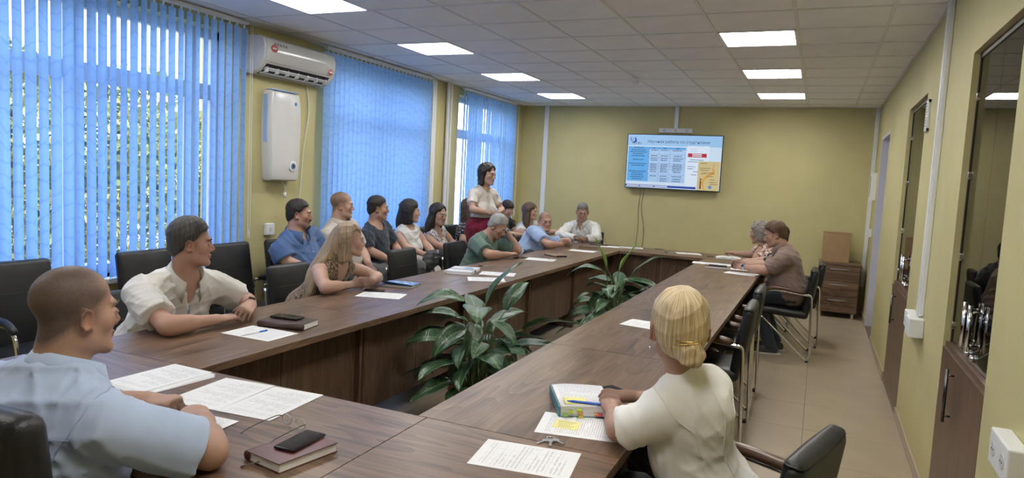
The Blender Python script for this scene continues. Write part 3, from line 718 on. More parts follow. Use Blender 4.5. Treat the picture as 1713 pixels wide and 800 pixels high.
socket((XR - 0.04, 5.75, 1.13), (XR, 5.83, 1.24), 'small white light switch beside the doorway', 'x-', 0)
o = MB().box((XR - 0.06, 5.72, 1.62), (XR, 5.98, 1.98), bev=0.006).build('control_box', white_plastic); tag(o, 'white control box on the wall beside the far doorway', 'box')
MB().box((XR - 0.064, 5.98, 1.66), (XR - 0.02, 5.985, 1.94)).build('grille', black_plastic, o)
# vent
t = empty('wall_vent', (XR, 1.24, 2.15)); tag(t, 'small white vent grille beside the farther cabinet', 'vent')
MB().box((-0.015, -0.07, 0), (0, 0.07, 0.02)).box((-0.015, -0.07, 0.20), (0, 0.07, 0.22)).box((-0.015, -0.07, 0), (0, -0.052, 0.22)).box((-0.015, 0.052, 0), (0, 0.07, 0.22)).build('frame', white_plastic, t)
for k in range(9): MB().box((-0.012, -0.052, 0.025 + k * 0.02), (-0.002, 0.052, 0.036 + k * 0.02)).build('slat', white_plastic, t)
MB().box((-0.0015, -0.055, 0.015), (-0.0005, 0.055, 0.205)).build('backing', black_plastic, t)

# ------------------------------------------------------------------ television with the slide
t = empty('television', (-2.452, YB - 0.05, 2.035)); tag(t, 'wall-mounted television showing a blue and white slide', 'television')
W2, H2 = 0.715, 0.408
MB().box((-0.30, -0.03, -0.2), (0.30, 0.049, 0.2)).build('wall_mount', black_plastic, t)
MB().box((-W2 - 0.012, -0.055, -H2 - 0.016), (W2 + 0.012, -0.02, H2 + 0.012), bev=0.003).build('bezel', principled('tv_bezel', (0.06, 0.06, 0.065), 0.3, 0.6), t)
def emi(name, c, s=1.0): return principled(name, (0.01, 0.01, 0.01), 0.25, emit=c, estr=s)
E_ = {k: emi('slide_' + k, c, b) for k, (c, b) in {'base': ((0.66, 0.82, 1.0), 0.60), 'head': ((0.36, 0.62, 0.95), 0.60), 'cyan': ((0.13, 0.47, 0.95), 0.58), 'cell': ((0.46, 0.68, 1.0), 0.58),
      'line': ((0.10, 0.20, 0.42), 0.5), 'ink': ((0.05, 0.09, 0.22), 0.4), 'navy': ((0.02, 0.06, 0.38), 0.6), 'red': ((0.55, 0.03, 0.05), 0.55), 'doc': ((0.74, 0.85, 1.0), 0.62), 'gold': ((0.72, 0.60, 0.30), 0.55),
      'orange': ((0.80, 0.42, 0.06), 0.55), 'pale': ((0.8, 0.88, 1.0), 0.6), 'brown': ((0.20, 0.04, 0.03), 0.5), 'blue2': ((0.15, 0.35, 0.75), 0.5)}.items()}
scr = MB().box((-W2, -0.0565, -H2), (W2, -0.054, H2)).build('screen', E_['base'], t)
lay = [0]
def rect(u0, v0, u1, v1, mat, nm, lvl):
    return MB().box((-W2 + u0 * 2 * W2, -0.0565 - 0.0006 * lvl - 0.0003, H2 - v1 * 2 * H2), (-W2 + u1 * 2 * W2, -0.0565, H2 - v0 * 2 * H2)).build(nm, E_[mat], scr)
def txt(s, u, v, size, mat, lvl):
    me = text_mesh(s, size); o = link('slide_text', me, E_[mat], scr, (-W2 + u * 2 * W2, -0.0565 - 0.0006 * lvl - 0.0008, H2 - v * 2 * H2)); o.rotation_euler = (math.pi / 2, 0, 0); return o
rect(0, 0, 1, 0.205, 'head', 'header_band', 1)
rect(0.24, 0.235, 0.63, 0.88, 'cell', 'table_body', 1); rect(0.01, 0.225, 0.24, 0.88, 'cyan', 'first_column', 2); rect(0.01, 0.225, 0.63, 0.265, 'cyan', 'table_header', 3)
for u in (0.24, 0.35, 0.465, 0.63): rect(u - 0.0008, 0.225, u + 0.0008, 0.88, 'line', 'rule_line', 4)
for v in (0.265, 0.36, 0.42, 0.535, 0.57, 0.60, 0.635, 0.74, 0.80, 0.84, 0.88): rect(0.24 if v not in (0.265, 0.88) else 0.01, v - 0.0014, 0.63, v + 0.0014, 'line', 'rule_line', 4)
rt = random.Random(3); tx = []
ink = MB()
def dash(u0, u1, v, lv=5):
    ink.box((-W2 + u0 * 2 * W2, -0.0565 - 0.0006 * lv, H2 - (v + 0.006) * 2 * H2), (-W2 + u1 * 2 * W2, -0.0568, H2 - (v - 0.006) * 2 * H2))
def words(u0, u1, v):
    u = u0
    while u < u1 - 0.012:
        w = min(rt.uniform(0.015, 0.045), u1 - u); dash(u, u + w - 0.004, v); u += w
for v in [0.29 + 0.0365 * i for i in range(16)]:
    if rt.random() < 0.85: a = rt.uniform(0.0, 0.05); words(0.018 + a, 0.232 - a, v)
for v in (0.285, 0.39, 0.44, 0.475, 0.55, 0.585, 0.62, 0.655, 0.69, 0.77, 0.82, 0.86):
    words(0.37, 0.45, v); words(0.49 + rt.uniform(0, 0.02), 0.61 - rt.uniform(0, 0.02), v)
    if rt.random() < 0.6: words(0.26, 0.335, v)
for u0, u1 in ((0.07, 0.18), (0.275, 0.31), (0.39, 0.43), (0.53, 0.57)): words(u0, u1, 0.245)
tag(ink.build('slide_small_text', E_['ink'], scr), kind='stuff')
rect(0.645, 0.19, 0.875, 0.97, 'doc', 'certificate', 2); rect(0.655, 0.325, 0.85, 0.395, 'red', 'red_bar', 3)
pl = MB()
for (u0, u1, v) in ((0.70, 0.80, 0.343), (0.70, 0.80, 0.372)): pl.box((-W2 + u0 * 2 * W2, -0.0565 - 0.003, H2 - (v + 0.008) * 2 * H2), (-W2 + u1 * 2 * W2, -0.0568, H2 - (v - 0.008) * 2 * H2))
for (u0, u1, v) in ((0.015, 0.15, 0.965), (0.16, 0.31, 0.965), (0.32, 0.46, 0.965)): pl.box((-W2 + u0 * 2 * W2, -0.0565 - 0.003, H2 - (v + 0.009) * 2 * H2), (-W2 + u1 * 2 * W2, -0.0568, H2 - (v - 0.009) * 2 * H2))
rect(0, 0.945, 0.76, 0.985, 'navy', 'footer_band', 3)
tag(pl.build('slide_pale_text', E_['pale'], scr), kind='stuff')
g2 = MB()
for (u0, u1, v) in ((0.68, 0.82, 0.445), (0.66, 0.76, 0.48), (0.66, 0.74, 0.57), (0.66, 0.72, 0.61), (0.72, 0.80, 0.66), (0.70, 0.76, 0.72)): g2.box((-W2 + u0 * 2 * W2, -0.0565 - 0.0026, H2 - (v + 0.005) * 2 * H2), (-W2 + u1 * 2 * W2, -0.0568, H2 - (v - 0.005) * 2 * H2))
tag(g2.build('certificate_text', E_['line'], scr), kind='stuff')
MB().tube([(-W2 + (0.715 + 0.035 * math.cos(a)) * 2 * W2, -0.0590, H2 - (0.265 + 0.025 * math.sin(a)) * 2 * H2) for a in [i * 0.42 for i in range(15)]], 0.0012, 4).build('certificate_emblem', E_['line'], scr)
rect(0.77, 0.465, 0.995, 1.0, 'gold', 'diploma', 5)
def ribbon(pts, w, mat, nm, lvl):
    mb = MB(); P = spline([(-W2 + u * 2 * W2, 0, H2 - v * 2 * H2) for u, v in pts], 6); vs = []
    for i, p in enumerate(P):
        d = (P[min(i + 1, len(P) - 1)] - P[max(i - 1, 0)]).normalized(); nrm = Vector((-d.z, 0, d.x)); ww = w * (0.35 + 0.65 * math.sin(math.pi * i / (len(P) - 1)))
        for s in (-1, 1): vs.append((p.x + nrm.x * ww * s, -0.0565 - 0.0006 * lvl - 0.0006, p.z + nrm.z * ww * s))
    mb.add(vs, [(2 * i, 2 * i + 1, 2 * i + 3, 2 * i + 2) for i in range(len(P) - 1)]); return mb.build(nm, E_[mat], scr)
ribbon([(0.935, 0.50), (0.925, 0.58), (0.93, 0.66), (0.87, 0.74), (0.83, 0.82), (0.83, 0.92), (0.85, 0.99)], 0.014, 'orange', 'ribbon', 6)
txt('ДИПЛОМ', 0.875, 0.685, 0.042, 'brown', 7)
for (u0, u1, v) in ((0.79, 0.86, 0.50), (0.79, 0.90, 0.59), (0.79, 0.88, 0.625), (0.86, 0.93, 0.735), (0.90, 0.95, 0.80), (0.90, 0.97, 0.845), (0.90, 0.98, 0.88)): rect(u0, v - 0.004, u1, v + 0.004, 'brown', 'diploma_line', 7)
st = MB(); st.cyl((-W2 + 0.905 * 2 * W2, -0.0613, H2 - 0.935 * 2 * H2), (-W2 + 0.905 * 2 * W2, -0.0565, H2 - 0.935 * 2 * H2), 0.026, n=20).build('diploma_stamp', E_['blue2'], scr)
st = MB(); c = (-W2 + 0.805 * 2 * W2, -0.0605)
st.box((c[0] - 0.014, c[1], H2 - 0.97 * 2 * H2), (c[0] + 0.014, -0.0565, H2 - 0.95 * 2 * H2)).box((c[0] - 0.010, c[1], H2 - 0.95 * 2 * H2), (c[0] + 0.010, -0.0565, H2 - 0.82 * 2 * H2)).cyl((c[0], c[1], H2 - 0.795 * 2 * H2), (c[0], -0.0565, H2 - 0.795 * 2 * H2), 0.013, n=14).build('diploma_statuette', E_['brown'], scr)
txt('Научная работа со студентами', 0.545, 0.125, 0.062, 'ink', 2)
txt('СКФУ', 0.105, 0.165, 0.048, 'ink', 2)
ribbon([(0.035, 0.04), (0.03, 0.09), (0.05, 0.15)], 0.006, 'navy', 'logo_feather', 2); ribbon([(0.05, 0.16), (0.085, 0.12), (0.075, 0.05)], 0.016, 'navy', 'logo_feather', 3); ribbon([(0.045, 0.15), (0.055, 0.10), (0.05, 0.05)], 0.005, 'blue2', 'logo_feather', 4)
o = socket((-2.71, YB - 0.045, 2.475), (-2.20, YB, 2.545), 'white socket strip on the wall just above the television', 'y-', 3)
o.location.z += 0.01
for k in range(2):
    o = MB().tube(spline([(-2.93 + 0.05 * k, YB - 0.01, 1.64), (-2.96 + 0.05 * k, YB - 0.012, 1.3), (-2.95 + 0.10 * k, YB - 0.01, 0.9), (-3.02 + 0.12 * k, YB - 0.012, 0.3)], 6), 0.0035, 5).build('tv_cable', mottled('cable_brown', (0.10, 0.09, 0.05), 0.1, 8, 0.6), smooth='all')
    tag(o, ['thin cable hanging below the television, left one', 'thin cable hanging below the television, right one'][k], 'cable')
# ------------------------------------------------------------------ people: implicit surfaces meshed with surface nets
F = np.float32
def V3(*a): return np.array(a, dtype=float)
def unit(v): v = np.asarray(v, float); return v / max(1e-9, np.linalg.norm(v))
def p_cone(a, b, ra, rb, axis=None, s=1.0):
    a = np.asarray(a, float); b = np.asarray(b, float); ba = b - a; bb = max(1e-9, float(ba @ ba)); m = max(ra, rb)
    ax = None if axis is None else unit(axis)
    def fn(x, y, z):
        dx, dy, dz = x - a[0], y - a[1], z - a[2]
        t = np.clip((dx * ba[0] + dy * ba[1] + dz * ba[2]) / bb, 0, 1)
        dx = dx - t * ba[0]; dy = dy - t * ba[1]; dz = dz - t * ba[2]
        q = dx * dx + dy * dy + dz * dz
        if ax is not None:
            n = dx * ax[0] + dy * ax[1] + dz * ax[2]; q = q + n * n * (1 / (s * s) - 1)
        return (np.sqrt(q) - (ra + (rb - ra) * t)) * (min(1, s) if ax is not None else 1)
    return fn, np.minimum(a, b) - m, np.maximum(a, b) + m
def p_ell(c, axes, r):
    c = np.asarray(c, float); A = np.asarray(axes, float); r = np.asarray(r, float); m = np.abs(A.T) @ r
    def fn(x, y, z):
        dx, dy, dz = x - c[0], y - c[1], z - c[2]
        k0 = 0; k1 = 0
        for i in range(3):
            q = (dx * A[i][0] + dy * A[i][1] + dz * A[i][2])
            k0 = k0 + (q / r[i]) ** 2; k1 = k1 + (q / (r[i] * r[i])) ** 2
        k0 = np.sqrt(k0); k1 = np.sqrt(k1) + 1e-6
        return k0 * (k0 - 1) / k1
    return fn, c - m, c + m
def p_plane(c, n):
    c = np.asarray(c, float); n = unit(n)
    return (lambda x, y, z: (x - c[0]) * n[0] + (y - c[1]) * n[1] + (z - c[2]) * n[2])
def p_and(prim, *planes):
    f, lo, hi = prim
    def fn(x, y, z):
        d = f(x, y, z)
        for p in planes:
            e = p(x, y, z); h_ = np.clip(0.5 - 0.5 * (e - d) / 0.010, 0, 1); d = e + (d - e) * h_ + 0.010 * h_ * (1 - h_)
        return d
    return fn, lo, hi
class Shape:
    def __init__(self): self.ops = []
    def add(self, prim, k=0.02): self.ops.append(('u', *prim, k)); return self
    def sub(self, prim, k=0.01): self.ops.append(('s', *prim, k)); return self
    def cut(self, fn, k=0.0): self.ops.append(('i', fn, None, None, k)); return self
    def warp(self, fn): self.ops.append(('w', fn, None, None, 0)); return self
    def box(self):
        lo = np.min([o[2] for o in self.ops if o[0] == 'u'], 0); hi = np.max([o[3] for o in self.ops if o[0] == 'u'], 0); return lo, hi
    def grid(self, h, lo=None, hi=None, pad=3):
        if lo is None: lo, hi = self.box()
        lo = np.floor(np.asarray(lo) / h) * h - pad * h; n = np.ceil((np.asarray(hi) - lo) / h).astype(int) + pad + 1
        D = np.full(n, 0.5, F)
        C = [(lo[i] + h * np.arange(n[i])).astype(F) for i in range(3)]
        for mode, fn, a, b, k in self.ops:
            if mode in 'us':
                i0 = np.clip(np.floor((a - k - 4 * h - lo) / h).astype(int), 0, n); i1 = np.clip(np.ceil((b + k + 4 * h - lo) / h).astype(int) + 1, 0, n)
                if np.any(i1 <= i0): continue
            else: i0 = np.zeros(3, int); i1 = n
            sl = tuple(slice(p, q) for p, q in zip(i0, i1))
            x = C[0][sl[0]][:, None, None]; y = C[1][sl[1]][None, :, None]; z = C[2][sl[2]][None, None, :]
            d = D[sl]; e = fn(x, y, z)
            if mode == 'u':
                if k > 0:
                    hh = np.clip(0.5 + 0.5 * (e - d) / k, 0, 1); D[sl] = e + (d - e) * hh - k * hh * (1 - hh)
                else: D[sl] = np.minimum(d, e)
            elif mode == 's':
                e = -e
                if k > 0:
                    hh = np.clip(0.5 - 0.5 * (e - d) / k, 0, 1); D[sl] = e + (d - e) * hh + k * hh * (1 - hh)
                else: D[sl] = np.maximum(d, e)
            elif mode == 'i':
                if k > 0:
                    hh = np.clip(0.5 - 0.5 * (e - d) / k, 0, 1); D[sl] = e + (d - e) * hh + k * hh * (1 - hh)
                else: D[sl] = np.maximum(d, e)
            else: D[sl] = d + e
        return D, lo, h
EDG = [((0, 0, 0), (1, 0, 0)), ((0, 1, 0), (1, 1, 0)), ((0, 0, 1), (1, 0, 1)), ((0, 1, 1), (1, 1, 1)), ((0, 0, 0), (0, 1, 0)), ((1, 0, 0), (1, 1, 0)), ((0, 0, 1), (0, 1, 1)), ((1, 0, 1), (1, 1, 1)), ((0, 0, 0), (0, 0, 1)), ((1, 0, 0), (1, 0, 1)), ((0, 1, 0), (0, 1, 1)), ((1, 1, 0), (1, 1, 1))]
def nets(D, o, h):
    S = D < 0
    c = np.zeros(tuple(s - 1 for s in D.shape), np.uint8)
    for i in (0, 1):
        for j in (0, 1):
            for k in (0, 1): c += S[i:D.shape[0] - 1 + i, j:D.shape[1] - 1 + j, k:D.shape[2] - 1 + k]
    ids = np.argwhere((c > 0) & (c < 8))
    if len(ids) == 0: return np.zeros((0, 3)), np.zeros((0, 4), int)
    idx = np.full(c.shape, -1, np.int32); idx[tuple(ids.T)] = np.arange(len(ids))
    acc = np.zeros((len(ids), 3)); cnt = np.zeros(len(ids))
    for a, b in EDG:
        da = D[ids[:, 0] + a[0], ids[:, 1] + a[1], ids[:, 2] + a[2]]; db = D[ids[:, 0] + b[0], ids[:, 1] + b[1], ids[:, 2] + b[2]]
        m = (da < 0) != (db < 0)
        t = np.where(m, da / np.where(m, da - db, 1), 0)
        acc += (m[:, None] * (np.array(a)[None] + t[:, None] * (np.array(b) - np.array(a))[None])); cnt += m
    V = o + h * (ids + acc / cnt[:, None])
    Q = []
    for ax in range(3):
        u, v = [(1, 2), (2, 0), (0, 1)][ax]
        sl0 = [slice(None)] * 3; sl1 = [slice(None)] * 3; sl0[ax] = slice(0, -1); sl1[ax] = slice(1, None)
        for w in (u, v): sl0[w] = slice(1, -1); sl1[w] = slice(1, -1)
        A = S[tuple(sl0)]; B = S[tuple(sl1)]
        e = np.argwhere(A != B)
        if len(e) == 0: continue
        fl = A[tuple(e.T)]
        e[:, u] += 1; e[:, v] += 1
        def cell(du, dv):
            q = e.copy(); q[:, u] += du; q[:, v] += dv; return idx[tuple(q.T)]
        q = np.stack([cell(-1, -1), cell(0, -1), cell(0, 0), cell(-1, 0)], 1)
        q[~fl] = q[~fl][:, ::-1]
        Q.append(q)
    return V, np.concatenate(Q)
def np_mesh(name, Vv, Q, col=None):
    me = bpy.data.meshes.new(name)
    me.vertices.add(len(Vv)); me.vertices.foreach_set('co', np.ascontiguousarray(Vv, F).ravel())
    me.loops.add(len(Q) * 4); me.polygons.add(len(Q))
    me.loops.foreach_set('vertex_index', np.ascontiguousarray(Q, np.int32).ravel())
    me.polygons.foreach_set('loop_start', np.arange(0, len(Q) * 4, 4, dtype=np.int32))
    me.polygons.foreach_set('use_smooth', np.ones(len(Q), bool))
    me.update(calc_edges=True)
    if col is not None:
        at = me.color_attributes.new('tone', 'FLOAT_COLOR', 'POINT')
        at.data.foreach_set('color', np.concatenate([col, np.ones((len(col), 1))], 1).astype(F).ravel())
    return me
def multires(shape, h, boxes):
    """coarse mesh everywhere, finer inside the listed boxes, one vertex list"""
    D, o, hh = shape.grid(h); V, Q = nets(D, o, hh)
    cen = V[Q].mean(1); keep = np.ones(len(Q), bool)
    for lo, hi, hf in boxes: keep &= ~np.all((cen > lo + h * 1.2) & (cen < hi - h * 1.2), 1)
    Vs, Qs, n = [V], [Q[keep]], len(V)
    for lo, hi, hf in boxes:
        D, o, hh = shape.grid(hf, lo, hi, pad=0); v, q = nets(D, o, hh)
        if len(v) == 0: continue
        Vs.append(v); Qs.append(q + n); n += len(v)
    V = np.concatenate(Vs); Q = np.concatenate(Qs)
    u, inv = np.unique(Q.ravel(), return_inverse=True)
    return V[u], inv.reshape(Q.shape)
def wrinkle(seed, amp, scale=1.0):
    """folds: ridged waves that come and go over the cloth"""
    r = np.random.RandomState(seed); ks = []
    for i in range(6):
        d = unit(r.normal(size=3) * V3(1, 1, 1.5)); f = r.uniform(48, 125) * scale
        ks.append((d * f, r.uniform(0, 6.28), amp * (80 / f) ** 0.6, r.normal(size=3) * 9, r.uniform(0, 6.28)))
    def fn(x, y, z):
        w = 0
        wx = x + 0.025 * np.sin(11 * z + seed); wy = y + 0.025 * np.sin(10 * x + 1.3 * seed); wz = z + 0.02 * np.sin(12 * y + seed)
        for k, p, a, g, h in ks:
            m = np.clip(0.3 + 0.9 * np.sin(g[0] * x + g[1] * y + g[2] * z + h), 0, 1)
            w = w - a * m * (1 - np.abs(np.sin(0.5 * (k[0] * wx + k[1] * wy + k[2] * wz + p)))) ** 2
        return w.astype(F)
    return fn

# materials for people
def skin_mat():
    m = principled('skin', (0.5, 0.3, 0.22), 0.52, spec=0.35)
    N, L = nt(m); a = N.new('ShaderNodeAttribute'); a.attribute_name = 'tone'
    v = coords(m); n1 = noise(m, v, 45, 4)
    setcol(m, mixc(m, mathn(m, 'MULTIPLY', n1, 0.18), a.outputs['Color'], (0.36, 0.14, 0.09)))
    bump(m, noise(m, v, 320, 3), 0.10, 0.002)
    return m
SKIN = skin_mat()
def cloth(name, col, rough=0.85, var=0.06, weave=420, bs=0.16, fold=15, sheen=0.2):
    if name in MATS: return MATS[name]
    m = principled(name, col, rough, spec=0.2)
    v = coords(m)
    setcol(m, ramp(m, noise(m, v, 9, 4), [(0.3, tuple(c * (1 - var) for c in col)), (0.7, tuple(min(1, c * (1 + var)) for c in col))]))
    f = mathn(m, 'ADD', mathn(m, 'MULTIPLY', noise(m, coords(m, (1, 1, 0.6)), fold, 2, 0.4, 0.4), 1.0), mathn(m, 'MULTIPLY', noise(m, v, weave, 2), 0.05))
    bump(m, f, bs, 0.02)
    m.node_tree.nodes['Principled BSDF'].inputs['Sheen Weight'].default_value = sheen
    return m
def spotted(name, base, cols, scale=40, thr=0.55, rough=0.85, dist=0.6):
    m = cloth(name, base, rough)
    N, L = nt(m); v = coords(m)
    c = base
    prev = None
    for i, (cc, sc, th) in enumerate(cols):
        f = noise(m, coords(m, (1, 1, 1), rot=(i, 2 * i, i * 0.7)), sc, 2, 0.5, dist)
        s = ramp(m, f, [(th, (0, 0, 0)), (th + 0.03, (1, 1, 1))])
        prev = mixc(m, s, prev if prev is not None else base, cc)
    setcol(m, prev); return m
def dotted(name, base, dot, scale=30, size=0.33):
    m = cloth(name, base)
    N, L = nt(m); vo = N.new('ShaderNodeTexVoronoi'); vo.inputs['Scale'].default_value = scale; vo.inputs['Randomness'].default_value = 0.35
    L.new(coords(m), vo.inputs['Vector'])
    setcol(m, mixc(m, ramp(m, vo.outputs['Distance'], [(size - 0.04, (1, 1, 1)), (size, (0, 0, 0))]), base, dot)); return m
def knit(name, a, b):
    m = cloth(name, a)
    N, L = nt(m); vo = N.new('ShaderNodeTexVoronoi'); vo.inputs['Scale'].default_value = 75; L.new(coords(m, (1, 1, 0.7)), vo.inputs['Vector'])
    setcol(m, ramp(m, vo.outputs['Distance'], [(0.15, b), (0.5, a), (0.75, tuple(c * 0.35 for c in a))]))
    bump(m, vo.outputs['Distance'], 0.7, 0.006); return m
def hairm(name, dark, light, rough=0.55, sx=70, sz=5):
    if name in MATS: return MATS[name]
    m = principled(name, dark, rough, spec=0.4)
    N, L = nt(m); sp = N.new('ShaderNodeSeparateXYZ'); L.new(coords(m), sp.inputs[0])      # strands run down from the crown
    ph = mathn(m, 'ARCTAN2', sp.outputs['X'], mathn(m, 'ADD', sp.outputs['Y'], 0.03)); cb = N.new('ShaderNodeCombineXYZ')
    L.new(mathn(m, 'MULTIPLY', ph, sx * 0.22), cb.inputs[0]); L.new(mathn(m, 'MULTIPLY', sp.outputs['Z'], sz * 1.5), cb.inputs[1]); L.new(mathn(m, 'MULTIPLY', mathn(m, 'ADD', sp.outputs['X'], sp.outputs['Y']), 8.0), cb.inputs[2])
    n1 = noise(m, cb.outputs[0], 1.0, 4, 0.65, 0.3)
    setcol(m, ramp(m, n1, [(0.32, dark), (0.62, light)])); bump(m, n1, 0.5, 0.006)
    return m
eye_white = principled('eye_white', (0.62, 0.60, 0.57), 0.2); eye_iris = principled('eye_iris', (0.05, 0.035, 0.02), 0.1); denim = cloth('dark_denim', (0.045, 0.055, 0.075))
eye_me = MB()
_pr = [(math.sin(a), math.cos(a)) for a in [math.pi * i / 10 for i in range(11)]]
eye_me.lathe(_pr, 14); eye_mesh = eye_me.mesh('eye', 'all')
for p in eye_mesh.polygons:
    p.material_index = 1 if p.center.z > 0.86 else 0
eye_mesh.materials.append(eye_white); eye_mesh.materials.append(eye_iris)
lace = principled('shoe_white', (0.6, 0.6, 0.58), 0.6)

def hand_ops(sh, wr, fdir, pn, right, sc, curl=0.5, spread=0.0, thumb=0.5):
    f = unit(fdir); n = unit(np.asarray(pn, float) - f * np.dot(pn, f)); side = np.cross(f, n) * (1 if right else -1)   # side: thumb side
    w = np.asarray(wr, float); s = sc
    kn = w + f * 0.088 * s
    sh.add(p_cone(w - f * 0.015 * s, w + f * 0.02 * s, 0.027 * s, 0.030 * s, n, 0.72), 0.012)
    sh.add(p_cone(w + f * 0.03 * s, kn - f * 0.012 * s, 0.034 * s, 0.041 * s, n, 0.40), 0.014)
    sh.add(p_cone(w + f * 0.02 * s + side * 0.020 * s + n * 0.006 * s, w + f * 0.05 * s + side * 0.030 * s + n * 0.008 * s, 0.016 * s, 0.014 * s), 0.012)
    lens = (0.072, 0.080, 0.075, 0.058); offs = (0.029, 0.010, -0.010, -0.028); rad = (0.0092, 0.0096, 0.0092, 0.0080)
    tips = []
    for i in range(4):
        b = kn + side * offs[i] * s - f * (0.006 if i in (1, 2) else 0.012) * s
        d = unit(f + side * (spread * (1.5 - i) * 0.16)); c = curl * (1 + 0.12 * i); ang = c * 0.55
        p = b
        for j, fr in enumerate((0.46, 0.30, 0.24)):
            dd = unit(d * math.cos(ang) + n * math.sin(ang)); q = p + dd * lens[i] * fr * s
            sh.add(p_cone(p, q, rad[i] * s * (1 - 0.07 * j), rad[i] * s * (0.93 - 0.09 * j)), 0.006 if j == 0 else 0.003)
            p = q; ang += c * (0.85 if j == 0 else 0.6)
        tips.append(p)
    tb = w + f * 0.03 * s + side * 0.028 * s + n * 0.006 * s
    td = unit(f * 0.75 + side * (0.75 - 0.45 * thumb) + n * (0.15 + 0.45 * thumb))
    q = tb + td * 0.034 * s; sh.add(p_cone(tb, q, 0.0135 * s, 0.011 * s), 0.008)
    td2 = unit(td + f * 0.45 - side * 0.25 * thumb); sh.add(p_cone(q, q + td2 * 0.03 * s, 0.0108 * s, 0.0088 * s), 0.003)
    return kn

SKINS = {'fair': (0.51, 0.33, 0.255), 'tan': (0.43, 0.265, 0.195), 'ruddy': (0.45, 0.27, 0.205), 'deep': (0.36, 0.185, 0.12), 'pale': (0.60, 0.385, 0.29)}
def person(label, head, pelvis, face, torso, tone='fair', sc=1.0, build=1.0, belly=0.0, fem=False, nb=None, pitch=0.0, roll=0.0, sw=None,
           L=None, R=None, top=None, bottom=None, hair=None, legs=None, hq=0, seed=1, brow=(0.06, 0.035, 0.02), stubble=0.0, lip=None, shoe=True, group='people at the meeting'):
    """head: point between the ears at eye level; face/torso: compass angles, 0 = +X, 90 = +Y"""
    S = SC * sc
    head = np.asarray(head, float); pelvis = np.asarray(pelvis, float)
    hc, hh_, ha = ((0.013, 0.0065, 0.0055), (0.011, 0.0052, 0.0045), (0.008, 0.0036, 0.0036))[hq]
    fy = math.radians(face); ph = math.radians(pitch); ro = math.radians(roll)
    hf = V3(math.cos(fy) * math.cos(ph), math.sin(fy) * math.cos(ph), math.sin(ph)); hr = V3(math.sin(fy), -math.cos(fy), 0); hu = np.cross(hr, hf)
    hr, hu = hr * math.cos(ro) + hu * math.sin(ro), hu * math.cos(ro) - hr * math.sin(ro)
    HM = np.stack([hr, hf, hu])                                  # rows: right, forward, up
    hp = lambda x, y, z: head + (hr * x + hf * y + hu * z) * S
    hrad = lambda *r: np.array(r) * S
    ty = math.radians(torso); tf0 = V3(math.cos(ty), math.sin(ty), 0)
    if nb is None: nb = head - hu * 0.185 * S - hf * 0.03 * S
    nb = np.asarray(nb, float)
    u = unit(nb - pelvis); tf = unit(tf0 - u * np.dot(tf0, u)); tr = np.cross(tf, u); Lt = np.linalg.norm(nb - pelvis)
    sw = (0.165 if fem else 0.19) * S * (0.5 + 0.5 * build) if sw is None else sw
    body = Shape()
    # ---- head
    body.add(p_ell(hp(0, -0.012, 0.045), HM, hrad(0.074, 0.094, 0.080)), 0)
    body.add(p_ell(hp(0, 0.022, -0.03), HM, hrad(0.060, 0.070, 0.082)), 0.03)
    jw = 0.040 if fem else 0.047
    for s in (-1, 1):
        body.add(p_cone(hp(s * jw, 0.005, -0.065), hp(s * 0.018, 0.068, -0.098), 0.021 * S, 0.019 * S), 0.025)
        body.add(p_ell(hp(s * 0.044, 0.056, -0.022), HM, hrad(0.017, 0.019, 0.018)), 0.03)
    body.add(p_ell(hp(0, 0.074, -0.100), HM, hrad(0.018, 0.018, 0.015)), 0.015)
    body.add(p_ell(hp(0, 0.082, 0.022), HM, hrad(0.046, 0.012, 0.010)), 0.02)
    for s in (-1, 1): body.sub(p_ell(hp(s * 0.033, 0.103, -0.001), HM, hrad(0.019, 0.016, 0.012)), 0.012)
    body.add(p_cone(hp(0, 0.084, 0.012), hp(0, 0.1045, -0.030), 0.0085 * S, 0.0108 * S), 0.014)
    for s in (-1, 1): body.add(p_ell(hp(s * 0.012, 0.0935, -0.036), HM, hrad(0.009, 0.010, 0.008)), 0.006)
    body.add(p_ell(hp(0, 0.0855, -0.0605), HM, hrad(0.023, 0.012, 0.0055)), 0.006); body.add(p_ell(hp(0, 0.0835, -0.0715), HM, hrad(0.020, 0.012, 0.0070)), 0.005)
    body.sub(p_ell(hp(0, 0.0985, -0.066), HM, hrad(0.021, 0.006, 0.0012)), 0.003)
    for s in (-1, 1):
        body.add(p_ell(hp(s * 0.033, 0.0805, -0.001), HM, hrad(0.0150, 0.0125, 0.0105)), 0.005)
        eA = np.stack([unit(hr * s * 0.9 - hf * 0.45), unit(hf * 0.9 + hr * s * 0.45 - hu * 0.25), unit(hu + hf * 0.25)])
        body.add(p_ell(hp(s * 0.077, -0.010, -0.008), eA, hrad(0.010, 0.019, 0.031)), 0.008)
        body.sub(p_ell(hp(s * 0.089, -0.002, -0.004), eA, hrad(0.007, 0.011, 0.019)), 0.006)
        body.add(p_ell(hp(s * 0.077, 0.002, -0.033), eA, hrad(0.007, 0.009, 0.009)), 0.006)
        if hq:
            hx = [hp(s * (0.0835 + 0.006 * math.sin(t / 5 * 3.14)), -0.010 - 0.017 * math.cos(t * 0.9 - 2.3) * 1.0, -0.004 + 0.026 * math.sin(t * 0.9 - 2.3) * -1) for t in range(6)]
            for i in range(5): body.add(p_cone(hx[i], hx[i + 1], 0.0042 * S, 0.0042 * S), 0.003)
    # ---- neck, trunk
    nr = (0.048 if fem else 0.058) * S * (0.6 + 0.4 * build)
    body.add(p_cone(hp(0, -0.022, -0.045), nb + u * 0.0, nr, nr * 1.08), 0.03)
